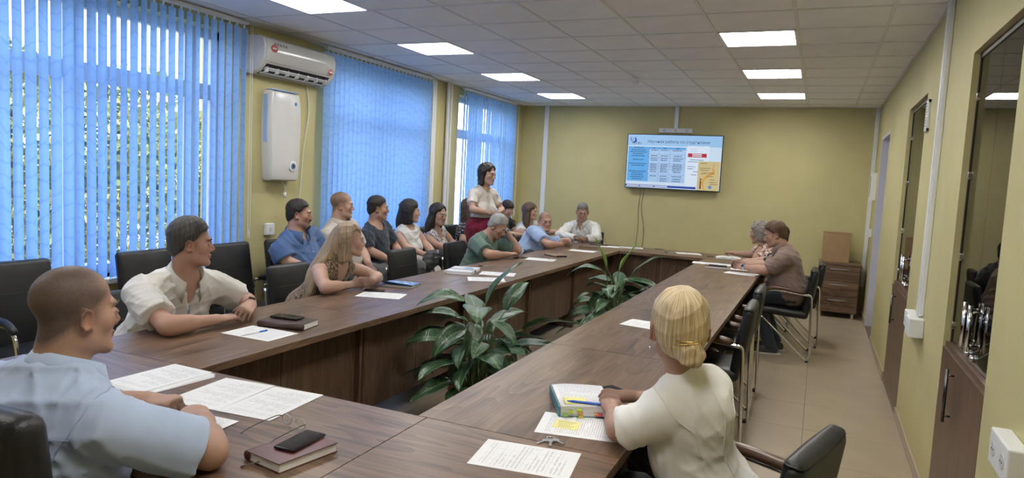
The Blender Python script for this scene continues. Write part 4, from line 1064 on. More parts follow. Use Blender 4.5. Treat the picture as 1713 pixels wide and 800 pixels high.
    def trunk(sh, g, k, low=0.0):
        wst = (0.120 if fem else 0.142) * S * build; chs = (0.128 if fem else 0.150) * S * build
        sh.add(p_cone(pelvis + u * Lt * 0.42, nb - u * 0.13 * S, wst * 1.02 + g, chs + g, tf, 0.70), k)
        sh.add(p_cone(pelvis + u * 0.02, pelvis + u * Lt * 0.42, (0.168 if fem else 0.160) * S * build + g, wst + g, tf, 0.76), k)
        sh.add(p_ell(pelvis - u * 0.01, np.stack([tr, tf, u]), (0.185 * S * build + g, 0.135 * S + g, 0.115 * S + g)), k)
        sh.add(p_cone(nb - u * 0.055 * S - tr * sw * 0.80, nb - u * 0.055 * S + tr * sw * 0.80, 0.056 * S + g, 0.056 * S + g), 0.05)
        sh.add(p_ell(nb - u * 0.10 * S - tf * 0.03 * S, np.stack([tr, tf, u]), (sw * 0.85 + g, 0.085 * S + g, 0.11 * S + g)), 0.05)
        for s in (-1, 1): sh.add(p_cone(nb + u * 0.022 * S - tf * 0.01, nb - u * 0.045 * S + tr * s * sw * 0.72, 0.042 * S + g, 0.048 * S + g), 0.04)
        if belly: sh.add(p_ell(pelvis + u * Lt * 0.27 + tf * 0.05 * S, np.stack([tr, tf, u]), (0.155 * S * build + g, (0.10 + 0.07 * belly) * S + g, 0.16 * S + g)), 0.06)
        if fem:
            for s in (-1, 1): sh.add(p_ell(nb - u * 0.215 * S + tr * s * 0.064 * S + tf * 0.068 * S * build, np.stack([tr, tf, u]), (0.060 * S + g, 0.056 * S + g, 0.064 * S + g)), 0.05)
    trunk(body, 0.0, 0.05)
    # ---- arms
    boxes = [(head - 0.19 * S, head + 0.19 * S, hh_)]
    arm_sh = {}
    aw = (0.86 if fem else 1.0) * (0.55 + 0.45 * build)
    for s, A in ((-1, L), (1, R)):
        if A is None: continue
        shd = nb - u * 0.060 * S + tr * s * sw
        if 'sh' in A: shd = shd + np.asarray(A['sh'])
        el = np.asarray(A['el'], float); wr = np.asarray(A['wr'], float)
        arm_sh[s] = (shd, el, wr, A)
        body.add(p_cone(shd, el, 0.054 * S * aw, 0.041 * S * aw), 0.04)
        mid = shd + (el - shd) * 0.4; body.add(p_cone(mid, shd + (el - shd) * 0.55, 0.050 * S * aw, 0.048 * S * aw), 0.03)
        body.add(p_cone(el, wr, 0.041 * S * aw, 0.0265 * S * aw), 0.015)
        body.add(p_cone(el + (wr - el) * 0.12, el + (wr - el) * 0.40, 0.043 * S * aw, 0.039 * S * aw), 0.03)
        hs = S * (0.90 if fem else 1.0)
        f = A.get('f', unit(wr - el))
        kn = hand_ops(body, wr, f, A.get('n', (0, 0, -1)), s == 1, hs, A.get('curl', 0.5), A.get('spread', 0.2), A.get('thumb', 0.5))
        c = wr + unit(f) * 0.085 * hs; boxes.append((c - 0.115 * hs, c + 0.115 * hs, ha))
    # ---- legs
    lg = legs or {}
    leg_sh = {}
    if lg.get('show', True):
        for s in (-1, 1):
            hip = pelvis + tr * s * 0.092 * S - u * 0.03 * S
            side = 'R' if s == 1 else 'L'
            kn = np.asarray(lg.get('k' + side, hip + tf0 * 0.40 * S + tr * s * 0.05 + V3(0, 0, 0.0)), float)
            an = np.asarray(lg.get('a' + side, V3(kn[0], kn[1], 0) + tf0 * lg.get('fw', 0.02) + V3(0, 0, 0.085 * S)), float)
            leg_sh[s] = (hip, kn, an)
            body.add(p_cone(hip, kn, 0.078 * S * aw, 0.052 * S * aw), 0.04); body.add(p_cone(kn, an, 0.050 * S * aw, 0.034 * S * aw), 0.02)
            body.add(p_cone(kn + (an - kn) * 0.2, kn + (an - kn) * 0.4, 0.052 * S * aw, 0.046 * S * aw), 0.03)
            fd = unit(np.asarray(lg.get('f' + side, tf0)))
            body.add(p_cone(an + V3(0, 0, -0.045 * S), an + fd * 0.13 * S + V3(0, 0, -0.055 * S), 0.032 * S, 0.026 * S), 0.02)
            leg_sh[s] = (hip, kn, an, fd)
    base = np.array([pelvis[0], pelvis[1], 0.0])
    root = empty('person', tuple(base)); tag(root, label, 'person', group)
    Vb, Qb = multires(body, hc, boxes)
    # skin tone with lips, flush and stubble
    base_c = np.array(SKINS[tone]); col = np.tile(base_c, (len(Vb), 1))
    q = (Vb - head) @ HM.T / S
    def blob(c, r): d = ((q - np.array(c)) / np.array(r)); return np.exp(-(d ** 2).sum(1))
    def mixin(w, c, k=1.0):
        nonlocal col
        w = np.clip(w * k, 0, 1)[:, None]; col = col * (1 - w) + np.array(c) * w
    red_c = base_c * np.array([1.0, 0.70, 0.66])
    for s in (-1, 1): mixin(blob((s * 0.045, 0.075, -0.03), (0.025, 0.03, 0.02)), red_c, 0.55); mixin(blob((s * 0.085, -0.005, -0.005), (0.02, 0.03, 0.04)), red_c, 0.6)
    mixin(blob((0, 0.108, -0.03), (0.015, 0.02, 0.018)), red_c, 0.6)
    if stubble: mixin(blob((0, 0.06, -0.085), (0.06, 0.06, 0.032)), base_c * 0.35, stubble)
    lipc = lip if lip is not None else base_c * np.array([0.85, 0.50, 0.50])
    mixin(np.clip(1.6 * blob((0, 0.097, -0.066), (0.022, 0.02, 0.0095)), 0, 1), lipc, 0.85)
    for s in (-1, 1): mixin(blob((s * 0.033, 0.095, 0.0), (0.018, 0.015, 0.011)), base_c * 0.6, 0.3)
    if hair and hair['style'] in ('short', 'buzz'):
        hl, slp = hair.get('line', 0.080), hair.get('slope', 0.86)
        zz = q[:, 2] - (hl + slp * (q[:, 1] - 0.09)); w = np.clip((zz + 0.014) / 0.026, 0, 1)
        w *= (np.abs(q[:, 0]) < 0.2) & (np.linalg.norm(q, axis=1) < 0.17)
        for s in (-1, 1):
            w *= 1 - np.exp(-((q - np.array((s * 0.085, -0.002, -0.012))) / np.array((0.022, 0.024, 0.034))) ** 2 @ np.ones(3)) ** 1.0
            if hair.get('recede'): w *= 1 - 0.9 * np.exp(-(((q - np.array((s * 0.045, 0.075, 0.085))) / np.array((0.026, 0.045, 0.03))) ** 2).sum(1))
            w = np.maximum(w, 0.75 * np.exp(-(((q - np.array((s * 0.071, 0.024, 0.0))) / np.array((0.012, 0.010, 0.024))) ** 2).sum(1)))
        if hair.get('bald'): w *= 1 - 0.85 * np.exp(-(((q - np.array((0, 0.04, 0.12))) / np.array((0.05, 0.09, 0.05))) ** 2).sum(1))
        jit = 0.85 + 0.3 * np.random.RandomState(seed).rand(len(w))
        mixin(np.clip(w, 0, 1), np.array(hair.get('scalp', (0.05, 0.04, 0.035))), hair.get('cover', 0.85)); col *= np.where(w > 0.3, jit, 1)[:, None]
    bo = link('body', np_mesh('body', Vb - base, Qb, col), SKIN, root)
    # eyes and brows
    Mh = Matrix(((hr[0], hf[0], hu[0], head[0] - base[0]), (hr[1], hf[1], hu[1], head[1] - base[1]), (hr[2], hf[2], hu[2], head[2]), (0, 0, 0, 1)))
    for s in (-1, 1):
        e = link('eye', eye_mesh, None, root); c = Mh @ Vector((s * 0.033 * S, 0.0830 * S, -0.001 * S))
        e.matrix_local = Matrix.Translation(c) @ Mh.to_3x3().to_4x4() @ Matrix.Rotation(-math.pi / 2, 4, 'X') @ Matrix.Diagonal((0.0115 * S, 0.0072 * S, 0.0118 * S, 1))
        pts = spline([(s * 0.016 * S, 0.0960 * S, 0.0195 * S), (s * 0.032 * S, 0.0940 * S, 0.0245 * S), (s * 0.051 * S, 0.0795 * S, 0.0195 * S)], 4)
        b = MB().tube(pts, [0.0032 * S * (1 if not fem else 0.75)] * (len(pts) - 1) + [0.001], 6, flat=0.8).build('eyebrow', principled('brow_%s' % (str(brow)), brow, 0.7), root, smooth='all'); b.matrix_local = Mh
        lid = spline([(s * (0.033 - 0.0145) * S, 0.0855 * S, -0.001 * S), (s * 0.033 * S, 0.0948 * S, 0.0062 * S), (s * (0.033 + 0.015) * S, 0.0805 * S, 0.000 * S)], 5)
        b = MB().tube(lid, 0.0011 * S, 5).build('eyelid', principled('lash_line', (0.035, 0.02, 0.014), 0.6), root, smooth='all'); b.matrix_local = Mh
    # ---- clothing
    P = {'root': root, 'base': base, 'head': head, 'HM': HM, 'Mh': Mh, 'nb': nb, 'u': u, 'tf': tf, 'tr': tr, 'sw': sw, 'S': S, 'arm': arm_sh, 'pelvis': pelvis, 'hr': hr, 'hf': hf, 'hu': hu}
    if top:
        g = top.get('g', 0.012); sh = Shape(); trunk(sh, g, 0.055)
        sl = top.get('sleeve', 'short')
        for s, (shd, el, wr, A) in arm_sh.items():
            if sl == 'none': continue
            if sl == 'short':
                t = top.get('slen', 0.62); e = shd + (el - shd) * t; rr = top.get('sr', 0.068) * S * aw; d = unit(el - shd)
                sh.add(p_and(p_cone(shd, e + d * 0.05, 0.064 * S * aw + g * 0.5, rr), p_plane(e, d)), 0.03)
                if top.get('puff'): sh.add(p_ell(shd + (el - shd) * 0.25, np.stack([unit(np.cross(d, V3(0, 0, 1))), unit(np.cross(d, np.cross(d, V3(0, 0, 1)))), d]), (0.085 * S, 0.085 * S, 0.11 * S)), 0.03)
            else:
                sh.add(p_cone(shd, el, 0.062 * S * aw + g * 0.5, 0.052 * S * aw + g * 0.4), 0.03)
                d = unit(wr - el); e = wr - d * 0.03
                sh.add(p_and(p_cone(el, wr + d * 0.03, 0.052 * S * aw + g * 0.4, 0.041 * S), p_plane(e, d)), 0.025)
        sh.warp(wrinkle(seed, top.get('wr', 0.006)))
        nk = top.get('neck', 'round')
        npt = nb + u * 0.012 * S
        if nk == 'round': sh.sub(p_cone(nb - u * 0.01 + tf * 0.02, nb + u * 0.25 + tf * 0.05, nr * 1.22, nr * 1.6), 0.006)
        elif nk == 'collar': sh.sub(p_cone(nb + tf * 0.015, nb + u * 0.25 + tf * 0.06, nr * 1.15, nr * 1.6), 0.006); sh.sub(p_cone(nb + tf * (nr + 0.02), nb - u * 0.080 * S + tf * (0.115 * S * build), 0.026 * S, 0.006), 0.004)
        elif nk == 'v': sh.sub(p_cone(nb + tf * 0.02, nb + u * 0.25 + tf * 0.05, nr * 1.3, nr * 1.7), 0.006); sh.sub(p_cone(nb + tf * (nr + 0.02), nb - u * 0.17 * S + tf * (0.145 * S), 0.062 * S, 0.010), 0.004)
        elif nk == 'wide': sh.sub(p_cone(nb + tf * 0.03, nb + u * 0.25 + tf * 0.05, nr * 1.75, nr * 2.2), 0.006)
        if sl == 'none':
            for s, (shd, el, wr, A) in arm_sh.items():
                d = unit(el - shd); sh.sub(p_cone(shd + tr * s * 0.035 * S + d * 0.02, shd + d * 0.22 * S + tr * s * 0.03 * S, 0.074 * S, 0.055 * S), 0.012); sh.sub(p_cone(shd + tr * s * 0.05 * S, shd + tr * s * 0.05 * S + u * 0.10, 0.072 * S, 0.06 * S), 0.012)
        hem = top.get('hem', None)
        if hem is not None: sh.cut(p_plane(pelvis + u * hem, -u))
        D, o, h_ = sh.grid((0.011, 0.0095, 0.0075)[hq]); v, qd = nets(D, o, h_)
        tm = top['mat']
        to = link(top.get('name', 'shirt'), np_mesh('shirt', v - base, qd), tm, root)
        P['top'] = to
        if nk == 'collar':
            cm = MB(); n = 21; rows = [[], [], [], []]
            nd = unit(head - hu * 0.06 * S - nb)
            for i in range(n):
                th = math.radians(-155 + 310 * i / (n - 1)); fr = abs(th) / math.radians(155)     # 0 at the back, 1 at the front tips
                dr = -tf * math.cos(th) + tr * math.sin(th)
                hb = 0.094 - 0.040 * fr ** 2; r0 = nr * 1.26 + 0.003 * S; fwd = tf * 0.010 * S
                rows[0].append(nb + nd * 0.0 + dr * r0 * 1.02 + fwd); rows[1].append(nb + nd * hb * S + dr * r0 + fwd)
                rows[2].append(nb + nd * (hb + 0.001) * S + dr * (r0 + 0.006 * S) + fwd)
                tip = max(0, (fr - 0.72) / 0.28)
                rows[3].append(nb + nd * (0.044 - 0.020 * fr - 0.066 * tip) * S + dr * (r0 + 0.024 * S + 0.010 * tip * S) + fwd + tf * 0.030 * tip * S)
            from mathutils.bvhtree import BVHTree
            bv = BVHTree.FromPolygons([tuple(p) for p in (v - base)], [tuple(int(i) for i in f) for f in qd])
            for i in range(n):
                fr = abs(i / (n - 1) - 0.5) * 2
                if fr > 0.6:
                    hit = bv.find_nearest(Vector(rows[3][i] - base)); w = min(1, (fr - 0.6) / 0.2)
                    rows[3][i] = rows[3][i] * (1 - w) + w * (np.array(hit[0] + hit[1] * 0.006) + base)
            vs_ = [tuple(p - base) for r in rows for p in r]
            fs_ = [(r * n + i, r * n + i + 1, (r + 1) * n + i + 1, (r + 1) * n + i) for r in range(3) for i in range(n - 1)]
            c = cm.add(vs_, fs_).build('collar', top.get('cmat', tm), to, smooth='all'); md = c.modifiers.new('thickness', 'SOLIDIFY'); md.thickness = 0.003
            if top.get('buttons', True):
                for k in range(3 if top.get('polo') else 5):
                    p = nb - u * (0.075 + k * (0.045 if top.get('polo') else 0.075)) * S; 
                    dv = np.array([np.linalg.norm(np.cross(vv - p, tf)) if np.dot(vv - p, tf) > 0 else 9 for vv in v[::3]]); i = int(np.argmin(dv))
                    c0 = v[::3][i] - base; MB().cyl(c0 - tf * 0.002, c0 + tf * 0.003, 0.005, n=10).build('button', top.get('bmat', white_plastic), to, smooth=True)
    bt = bottom or {}
    if bt.get('type', 'trousers') == 'trousers' and leg_sh:
        sh = Shape(); g = bt.get('g', 0.012)
        sh.add(p_ell(pelvis - u * 0.015, np.stack([tr, tf, u]), (0.182 * S * build + g, 0.135 * S + g, 0.12 * S + g)), 0.03)
        for s, (hip, kn, an, fd) in leg_sh.items():
            sh.add(p_cone(hip, kn, 0.080 * S * aw + g, 0.058 * S * aw + g), 0.04)
            d = unit(an - kn); sh.add(p_and(p_cone(kn, an + d * 0.06, 0.058 * S * aw + g, 0.048 * S + g), p_plane(an + d * 0.02, d)), 0.025)
        sh.warp(wrinkle(seed + 9, 0.007)); sh.cut(p_plane(pelvis + u * 0.10, u))
        D, o, h_ = sh.grid(0.012); v, qd = nets(D, o, h_); link('trousers', np_mesh('trousers', v - base, qd), bt.get('mat', denim), root)
    elif bt.get('type') == 'skirt' and leg_sh:
        sh = Shape(); g = 0.015; hm = bt.get('hem', 0.62)
        sh.add(p_ell(pelvis, np.stack([tr, tf, u]), (0.185 * S * build + g, 0.14 * S + g, 0.14 * S + g)), 0.03)
        ks = [];
        for s, (hip, kn, an, fd) in leg_sh.items():
            e = kn + (an - kn) * hm; sh.add(p_cone(hip, kn, 0.09 * S + g, 0.085 * S + g), 0.09); sh.add(p_and(p_cone(kn, e + unit(an - kn) * 0.05, 0.085 * S + g, 0.10 * S + g), p_plane(e, unit(an - kn))), 0.09); ks.append((kn, e))
        if len(ks) == 2:
            sh.add(p_cone((leg_sh[-1][0] + leg_sh[1][0]) / 2, (ks[0][0] + ks[1][0]) / 2, 0.10 * S, 0.09 * S), 0.09); sh.add(p_cone((ks[0][0] + ks[1][0]) / 2, (ks[0][1] + ks[1][1]) / 2, 0.085 * S, 0.09 * S), 0.09)
        sh.warp(wrinkle(seed + 4, 0.007)); sh.cut(p_plane(pelvis + u * bt.get('waist', 0.17) * S, u))
        D, o, h_ = sh.grid(0.012); v, qd = nets(D, o, h_); link('skirt', np_mesh('skirt', v - base, qd), bt['mat'], root)
    if leg_sh and shoe:
        for s, (hip, kn, an, fd) in leg_sh.items():
            sh = Shape(); a = an + V3(0, 0, -0.045 * S) - fd * 0.045 * S; sd = np.cross(fd, V3(0, 0, 1))
            sh.add(p_cone(a, a + fd * 0.09 * S, 0.045 * S, 0.048 * S, sd, 0.85), 0); sh.add(p_cone(a + fd * 0.09 * S + V3(0, 0, -0.005), a + fd * 0.21 * S + V3(0, 0, -0.012), 0.046 * S, 0.036 * S), 0.03); sh.add(p_cone(a + fd * 0.03 * S, an + V3(0, 0, 0.0), 0.045 * S, 0.044 * S), 0.02)
            sh.cut(p_plane(V3(0, 0, an[2] - 0.0849 * S + 0.012), V3(0, 0, -1)))
            D, o, h_ = sh.grid(0.009); v, qd = nets(D, o, h_); so = link('shoe', np_mesh('shoe', v - base, qd), bt.get('shoe', leather), root)
            ol = []
            for i in range(20):
                t = 2 * math.pi * i / 20; ol.append(a + fd * (0.085 + 0.155 * math.cos(t)) * S + sd * (0.046 + 0.006 * math.cos(t)) * S * math.sin(t))
            zb = an[2] - 0.0849 * S
            mb = MB().add([(p[0] - base[0], p[1] - base[1], z) for z in (zb, zb + 0.016) for p in ol], [tuple(range(20))[::-1], tuple(range(20, 40))] + [(i, (i + 1) % 20, 20 + (i + 1) % 20, 20 + i) for i in range(20)])
            mb.build('sole', bt.get('sole', black_plastic), so)
    # ---- hair (built in head coordinates)
    if hair and hair['style'] != 'buzz': make_hair(P, hair, hq, seed)
    return P

def seam(P, pts, name='seam', r=0.0014, mat=None, flat=1.0, lift=0.0018):
    """a stitched line laid on the garment: world points snapped to its surface"""
    from mathutils.bvhtree import BVHTree
    me = P['top'].data; b = Vector(P['base'])
    if 'bvh' not in P: P['bvh'] = BVHTree.FromPolygons([v.co for v in me.vertices], [tuple(p.vertices) for p in me.polygons])
    out = []
    for p in spline(pts, 8):
        q = P['bvh'].find_nearest(Vector(p) - b)
        out.append(q[0] + q[1] * lift)
    sm = [out[0]] + [(out[i - 1] + out[i] * 2 + out[i + 1]) / 4 for i in range(1, len(out) - 1)] + [out[-1]]
    return MB().tube(sm, r, 6, flat=flat).build(name, mat or me.materials[0], P['top'], smooth='all')
def make_hair(P, h, hq, seed):
    S = P['S']; st = h['style']; I3 = np.eye(3)
    sh = Shape(); e = lambda c, r, k=0.02: sh.add(p_ell(np.array(c) * S, I3, np.array(r) * S), k)
    th = h.get('th', 0.010)
    if st in ('short', 'buzz'):
        e((0, -0.012, 0.047), (0.074 + th * 0.5, 0.094 + th * 0.65, 0.080 + th), 0)
        e((0, -0.03, -0.015), (0.064 + th * 0.3, 0.073 + th * 0.5, 0.075), 0.02)
        if h.get('top', 0): e((0, 0.000, 0.095), (0.058, 0.062, 0.034 + h['top']), 0.02)
        hl = h.get('line', 0.080); sl = h.get('slope', 0.90)
        sh.warp(wrinkle(seed, 0.0030, 1.6))
        sh.cut(p_plane(np.array((0, 0.09, hl)) * S, (0, sl, -1)), 0.020 * S)       # hairline from forehead to nape
        for s in (-1, 1): sh.sub(p_ell(np.array((s * 0.078, 0.085, 0.035)) * S, I3, np.array((0.042, 0.048, 0.058)) * S), 0.014)   # temples
        if h.get('recede'): 
            for s in (-1, 1): sh.sub(p_ell(np.array((s * 0.045, 0.085, 0.085)) * S, I3, np.array((0.028, 0.05, 0.035)) * S), 0.01)
        if h.get('bald'): sh.sub(p_ell(np.array((0, 0.045, 0.13)) * S, I3, np.array((0.055, 0.10, 0.06)) * S), 0.02)
        for s in (-1, 1): sh.sub(p_ell(np.array((s * 0.085, -0.004, -0.014)) * S, I3, np.array((0.03, 0.026, 0.036)) * S), 0.006)
    elif st in ('bob', 'long', 'pulled', 'curly'):
        e((0, -0.014, 0.047), (0.074 + th, 0.094 + th, 0.080 + th), 0)
        lo = h.get('low', -0.10)
        if st == 'pulled':
            e((0, -0.045, -0.005), (0.066 + th * 0.6, 0.072 + th * 0.6, 0.078), 0.03)
            b = h.get('bun', (0.012, -0.115, -0.035)); e(b, (0.040, 0.030, 0.036), 0.008)
            for k in range(5):
                a = k * 1.26; sh.add(p_cone(np.array((b[0] + 0.022 * math.cos(a), b[1] - 0.012, b[2] + 0.020 * math.sin(a))) * S, np.array((b[0] + 0.022 * math.cos(a + 1.6), b[1] - 0.022, b[2] + 0.020 * math.sin(a + 1.6))) * S, 0.016 * S, 0.012 * S), 0.004)
            sh.cut(p_plane(np.array((0, 0.055, -0.01)) * S, (0, 0.72, -0.62)), 0.01)
            for s in (-1, 1): sh.sub(p_ell(np.array((s * 0.088, -0.004, -0.018)) * S, I3, np.array((0.028, 0.024, 0.036)) * S), 0.006)
        else:
            for s in (-1, 1):
                sh.add(p_cone(np.array((s * 0.064, -0.022, 0.03)) * S, np.array((s * h.get('wide', 0.070), -0.016, lo)) * S, (0.024 + th) * S, (0.018 + th) * S), 0.03)
            sh.add(p_cone(np.array((0, -0.05, 0.0)) * S, np.array((0, -0.055, lo)) * S, (0.062 + th) * S, (0.050 + th) * S, (0, 1, 0), 0.8), 0.03)
            sh.sub(p_ell(np.array((h.get('part', 0.0), 0.108, -0.025)) * S, I3, np.array((0.066, 0.088, 0.126)) * S), 0.012)
            for s in (-1, 1): sh.sub(p_ell(np.array((s * 0.085, 0.075 - h.get('open', 0.0), -0.035 + h.get('open', 0.0))) * S, I3, np.array((0.055, 0.062, 0.105)) * S), 0.012)
            sh.sub(p_cone(np.array((0, 0.02, -0.08)) * S, np.array((0, 0.0, -0.22)) * S, 0.052 * S, 0.05 * S), 0.01)
        if st == 'curly':
            rs = np.random.RandomState(seed)
            for i in range(150):
                d = unit(rs.normal(size=3)); d[1] = d[1] if d[1] < 0.45 else -d[1]
                if d[2] < -0.55: continue
                c = V3(0, -0.014, 0.030) + d * V3(0.074 + th, 0.094 + th, 0.092 + th) * rs.uniform(0.94, 1.04)
                sh.add(p_ell(c * S, I3, V3(1, 1, 1) * rs.uniform(0.010, 0.018) * S), 0.003)
        else: sh.warp(wrinkle(seed, 0.005, 1.5))
        HMw = P['HM']
        for ch in h.get('locks', ()):
            pts = [((np.asarray(p, float) - P['head']) @ HMw.T) for p in ch['pts']]
            pts = [np.array(v) for v in spline([tuple(p) for p in pts], 4)]
            r0, r1 = ch['r']
            for i in range(len(pts) - 1):
                t0 = i / (len(pts) - 1); t1 = (i + 1) / (len(pts) - 1)
                sh.add(p_cone(pts[i], pts[i + 1], r0 + (r1 - r0) * t0, r0 + (r1 - r0) * t1, ch.get('ax'), ch.get('fl', 1.0)), 0.02)
    D, o, hh = sh.grid((0.0075, 0.0065, 0.0045)[hq]); v, q = nets(D, o, hh)
    ob = link('hair', np_mesh('hair', v, q), h['mat'], P['root']); ob.matrix_local = P['Mh']; P['hair'] = ob
    return ob
# ------------------------------------------------------------------ the people in the room
hair_grey = hairm('hair_grey', (0.022, 0.020, 0.018), (0.085, 0.078, 0.072)); hair_dark = hairm('hair_dark', (0.010, 0.008, 0.007), (0.035, 0.028, 0.024)); hair_brown = hairm('hair_brown', (0.035, 0.022, 0.014), (0.10, 0.062, 0.04))
hair_silver = hairm('hair_silver', (0.16, 0.155, 0.15), (0.42, 0.41, 0.40)); hair_buzz = hairm('hair_cropped', (0.075, 0.055, 0.045), (0.15, 0.115, 0.095)); hair_fair = hairm('hair_fair', (0.19, 0.12, 0.07), (0.33, 0.22, 0.14))
hair_blonde = hairm('hair_blonde', (0.30, 0.20, 0.095), (0.72, 0.58, 0.36), 0.4, 95, 4); hair_ash = hairm('hair_ash_blonde', (0.13, 0.085, 0.05), (0.42, 0.31, 0.20), 0.42, 80, 4); hair_wavy = hairm('hair_wavy_brown', (0.05, 0.028, 0.018), (0.13, 0.08, 0.052))
hair_bal = hairm('hair_thin_brown', (0.13, 0.075, 0.045), (0.24, 0.15, 0.10))
black_cloth = cloth('black_cloth', (0.014, 0.014, 0.016)); grey_trousers = cloth('grey_trousers', (0.10, 0.10, 0.10)); jeans = cloth('jeans', (0.035, 0.045, 0.06))
shirt_blue = cloth('pale_blue_shirt', (0.44, 0.53, 0.72), 0.75); shirt_white = cloth('white_linen_shirt', (0.62, 0.60, 0.56), 0.85); shirt_white2 = cloth('white_dress_shirt', (0.64, 0.63, 0.60), 0.8)
polo_blue = cloth('blue_polo', (0.075, 0.135, 0.28)); polo_cream = cloth('cream_polo', (0.52, 0.47, 0.42)); tee_navy = spotted('navy_speckled', (0.022, 0.030, 0.045), [((0.16, 0.19, 0.24), 130, 0.62)])
tee_green = cloth('green_tee', (0.105, 0.165, 0.135)); polo_pale = cloth('light_blue_polo', (0.33, 0.44, 0.66)); polo_brown = cloth('brown_polo', (0.235, 0.165, 0.135))
knit_top = knit('brown_knit', (0.20, 0.135, 0.085), (0.36, 0.27, 0.18)); dress_bw = spotted('black_white_dress', (0.62, 0.60, 0.58), [((0.025, 0.025, 0.03), 55, 0.535)])
blouse_white = cloth('white_blouse', (0.66, 0.62, 0.57)); skirt_red = cloth('burgundy_skirt', (0.17, 0.012, 0.035)); dots = dotted('polka_dots', (0.012, 0.012, 0.018), (0.6, 0.6, 0.6), 27, 0.30)
blouse_red = spotted('red_patterned', (0.42, 0.10, 0.055), [((0.60, 0.57, 0.52), 42, 0.47), ((0.05, 0.045, 0.04), 48, 0.60)]); top_cream = cloth('cream_top', (0.60, 0.57, 0.52)); satin = cloth('white_satin', (0.80, 0.785, 0.76), 0.55, fold=14)
lap = lambda x, y, z=0.70: (x, y, z)
def lap_arms(hx, y, z=0.70, el_z=0.80, dx=0.18, w=0.25):
    return (dict(el=(hx + 0.05, y + w, el_z), wr=(hx + dx + 0.10, y + 0.07, z), f=(0.7, -0.6, -0.1), curl=0.7), dict(el=(hx + 0.05, y - w, el_z), wr=(hx + dx + 0.10, y - 0.07, z), f=(0.7, 0.6, -0.1), curl=0.7))

# man in the light blue shirt, near left
P1 = person('grey cropped man in a light blue shirt seen from behind at the near table end', (-2.205, -3.275, 1.232), (-2.22, -3.40, 0.66), 80, 88, tone='tan', build=1.16, belly=0.5, sw=0.222, nb=(-2.215, -3.325, 1.035),
       R=dict(el=(-1.86, -3.12, 0.85), wr=(-2.075, -2.945, 0.845), f=(-0.85, 0.35, 0.10), n=(-0.2, 0.1, -1), curl=0.85, thumb=0.9), L=dict(el=(-2.60, -3.12, 0.86), wr=(-2.39, -2.90, 0.845), f=(0.85, 0.30, 0.05), n=(0.1, 0.1, -1), curl=0.8, thumb=0.8),
       top=dict(mat=shirt_blue, neck='collar', g=0.016, slen=0.86, sr=0.078, wr=0.009, buttons=False), bottom=dict(mat=jeans), hair=dict(style='buzz', mat=hair_buzz, line=0.078, slope=0.84, recede=True, scalp=(0.075, 0.066, 0.062), cover=0.92), hq=2, seed=3, brow=(0.10, 0.075, 0.06))
# man in the white shirt
P2 = person('dark haired man in a white short-sleeved shirt with a black smartwatch', (-3.42, -1.815, 1.228), (-3.74, -1.76, 0.64), 50, -10, tone='ruddy', build=1.10, belly=0.3, nb=(-3.49, -1.80, 1.015), sw=0.225,
       R=dict(el=(-3.235, -2.115, 0.850), wr=(-3.20, -1.84, 0.842), f=(0.06, 1, 0.0), n=(0, 0, -1), curl=0.25), L=dict(el=(-3.43, -1.40, 0.85), wr=(-3.255, -1.545, 0.872), f=(0.45, -0.85, -0.16), n=(-0.2, -0.2, -1), curl=0.35, spread=0.4),
       top=dict(mat=shirt_white, neck='collar', g=0.016, slen=0.72, sr=0.074, wr=0.006), bottom=dict(mat=jeans), hair=dict(style='short', mat=hair_grey, th=0.013, top=0.003), hq=2, seed=8, brow=(0.04, 0.03, 0.025), stubble=0.15)
# woman with long ash blonde hair
hd = V3(-3.45, -0.385, 1.155)
P3 = person('woman with long ash blonde hair in a sleeveless brown knitted top', hd, (-3.76, -0.42, 0.64), 46, 2, tone='fair', fem=True, build=1.12, nb=(-3.53, -0.41, 0.985), sw=0.178, sc=0.95,
       R=dict(el=(-3.40, -0.715, 0.850), wr=(-3.37, -0.43, 0.845), f=(0.05, 1, 0.06), n=(-1, 0.1, -0.3), curl=0.85, thumb=0.6), L=dict(el=(-3.42, -0.06, 0.850), wr=(-3.33, -0.27, 0.850), f=(-0.05, -1, 0.0), n=(-1, 0, -0.5), curl=0.75, thumb=0.6),
       top=dict(mat=knit_top, name='knitted_top', neck='v', sleeve='none', g=0.010, wr=0.0015), bottom=dict(mat=jeans), lip=(0.42, 0.16, 0.15),
       hair=dict(style='long', mat=hair_ash, th=0.010, low=-0.12, part=0.0, open=0.022, locks=[dict(pts=[hd + V3(-0.055, -0.045, 0.02), hd + V3(-0.11, -0.10, -0.10), hd + V3(-0.15, -0.20, -0.24), hd + V3(-0.16, -0.25, -0.40)], r=(0.070, 0.035)), dict(pts=[hd + V3(-0.03, -0.075, 0.01), hd + V3(-0.075, -0.115, -0.09), hd + V3(-0.115, -0.20, -0.20), hd + V3(-0.125, -0.25, -0.36)], r=(0.036, 0.022)), dict(pts=[hd + V3(-0.09, 0.01, 0.0), hd + V3(-0.14, -0.03, -0.12), hd + V3(-0.17, -0.12, -0.28)], r=(0.055, 0.03))]), hq=1, seed=12)
# seated row along the windows
a, b = lap_arms(-4.60, 0.46, 0.72, 0.84, 0.18, 0.27)
P4 = person('heavy bearded man in a blue polo shirt by the window wall', (-4.60, 0.40, 1.245), (-4.64, 0.48, 0.66), 36, 4, tone='ruddy', build=1.20, belly=1.0, sw=0.235, L=a, R=b, top=dict(mat=polo_blue, neck='collar', polo=True, g=0.016, slen=0.75, sr=0.085, wr=0.007), bottom=dict(mat=jeans), stubble=0.95, hair=dict(style='short', mat=hair_dark, th=0.007), hq=1, seed=15)
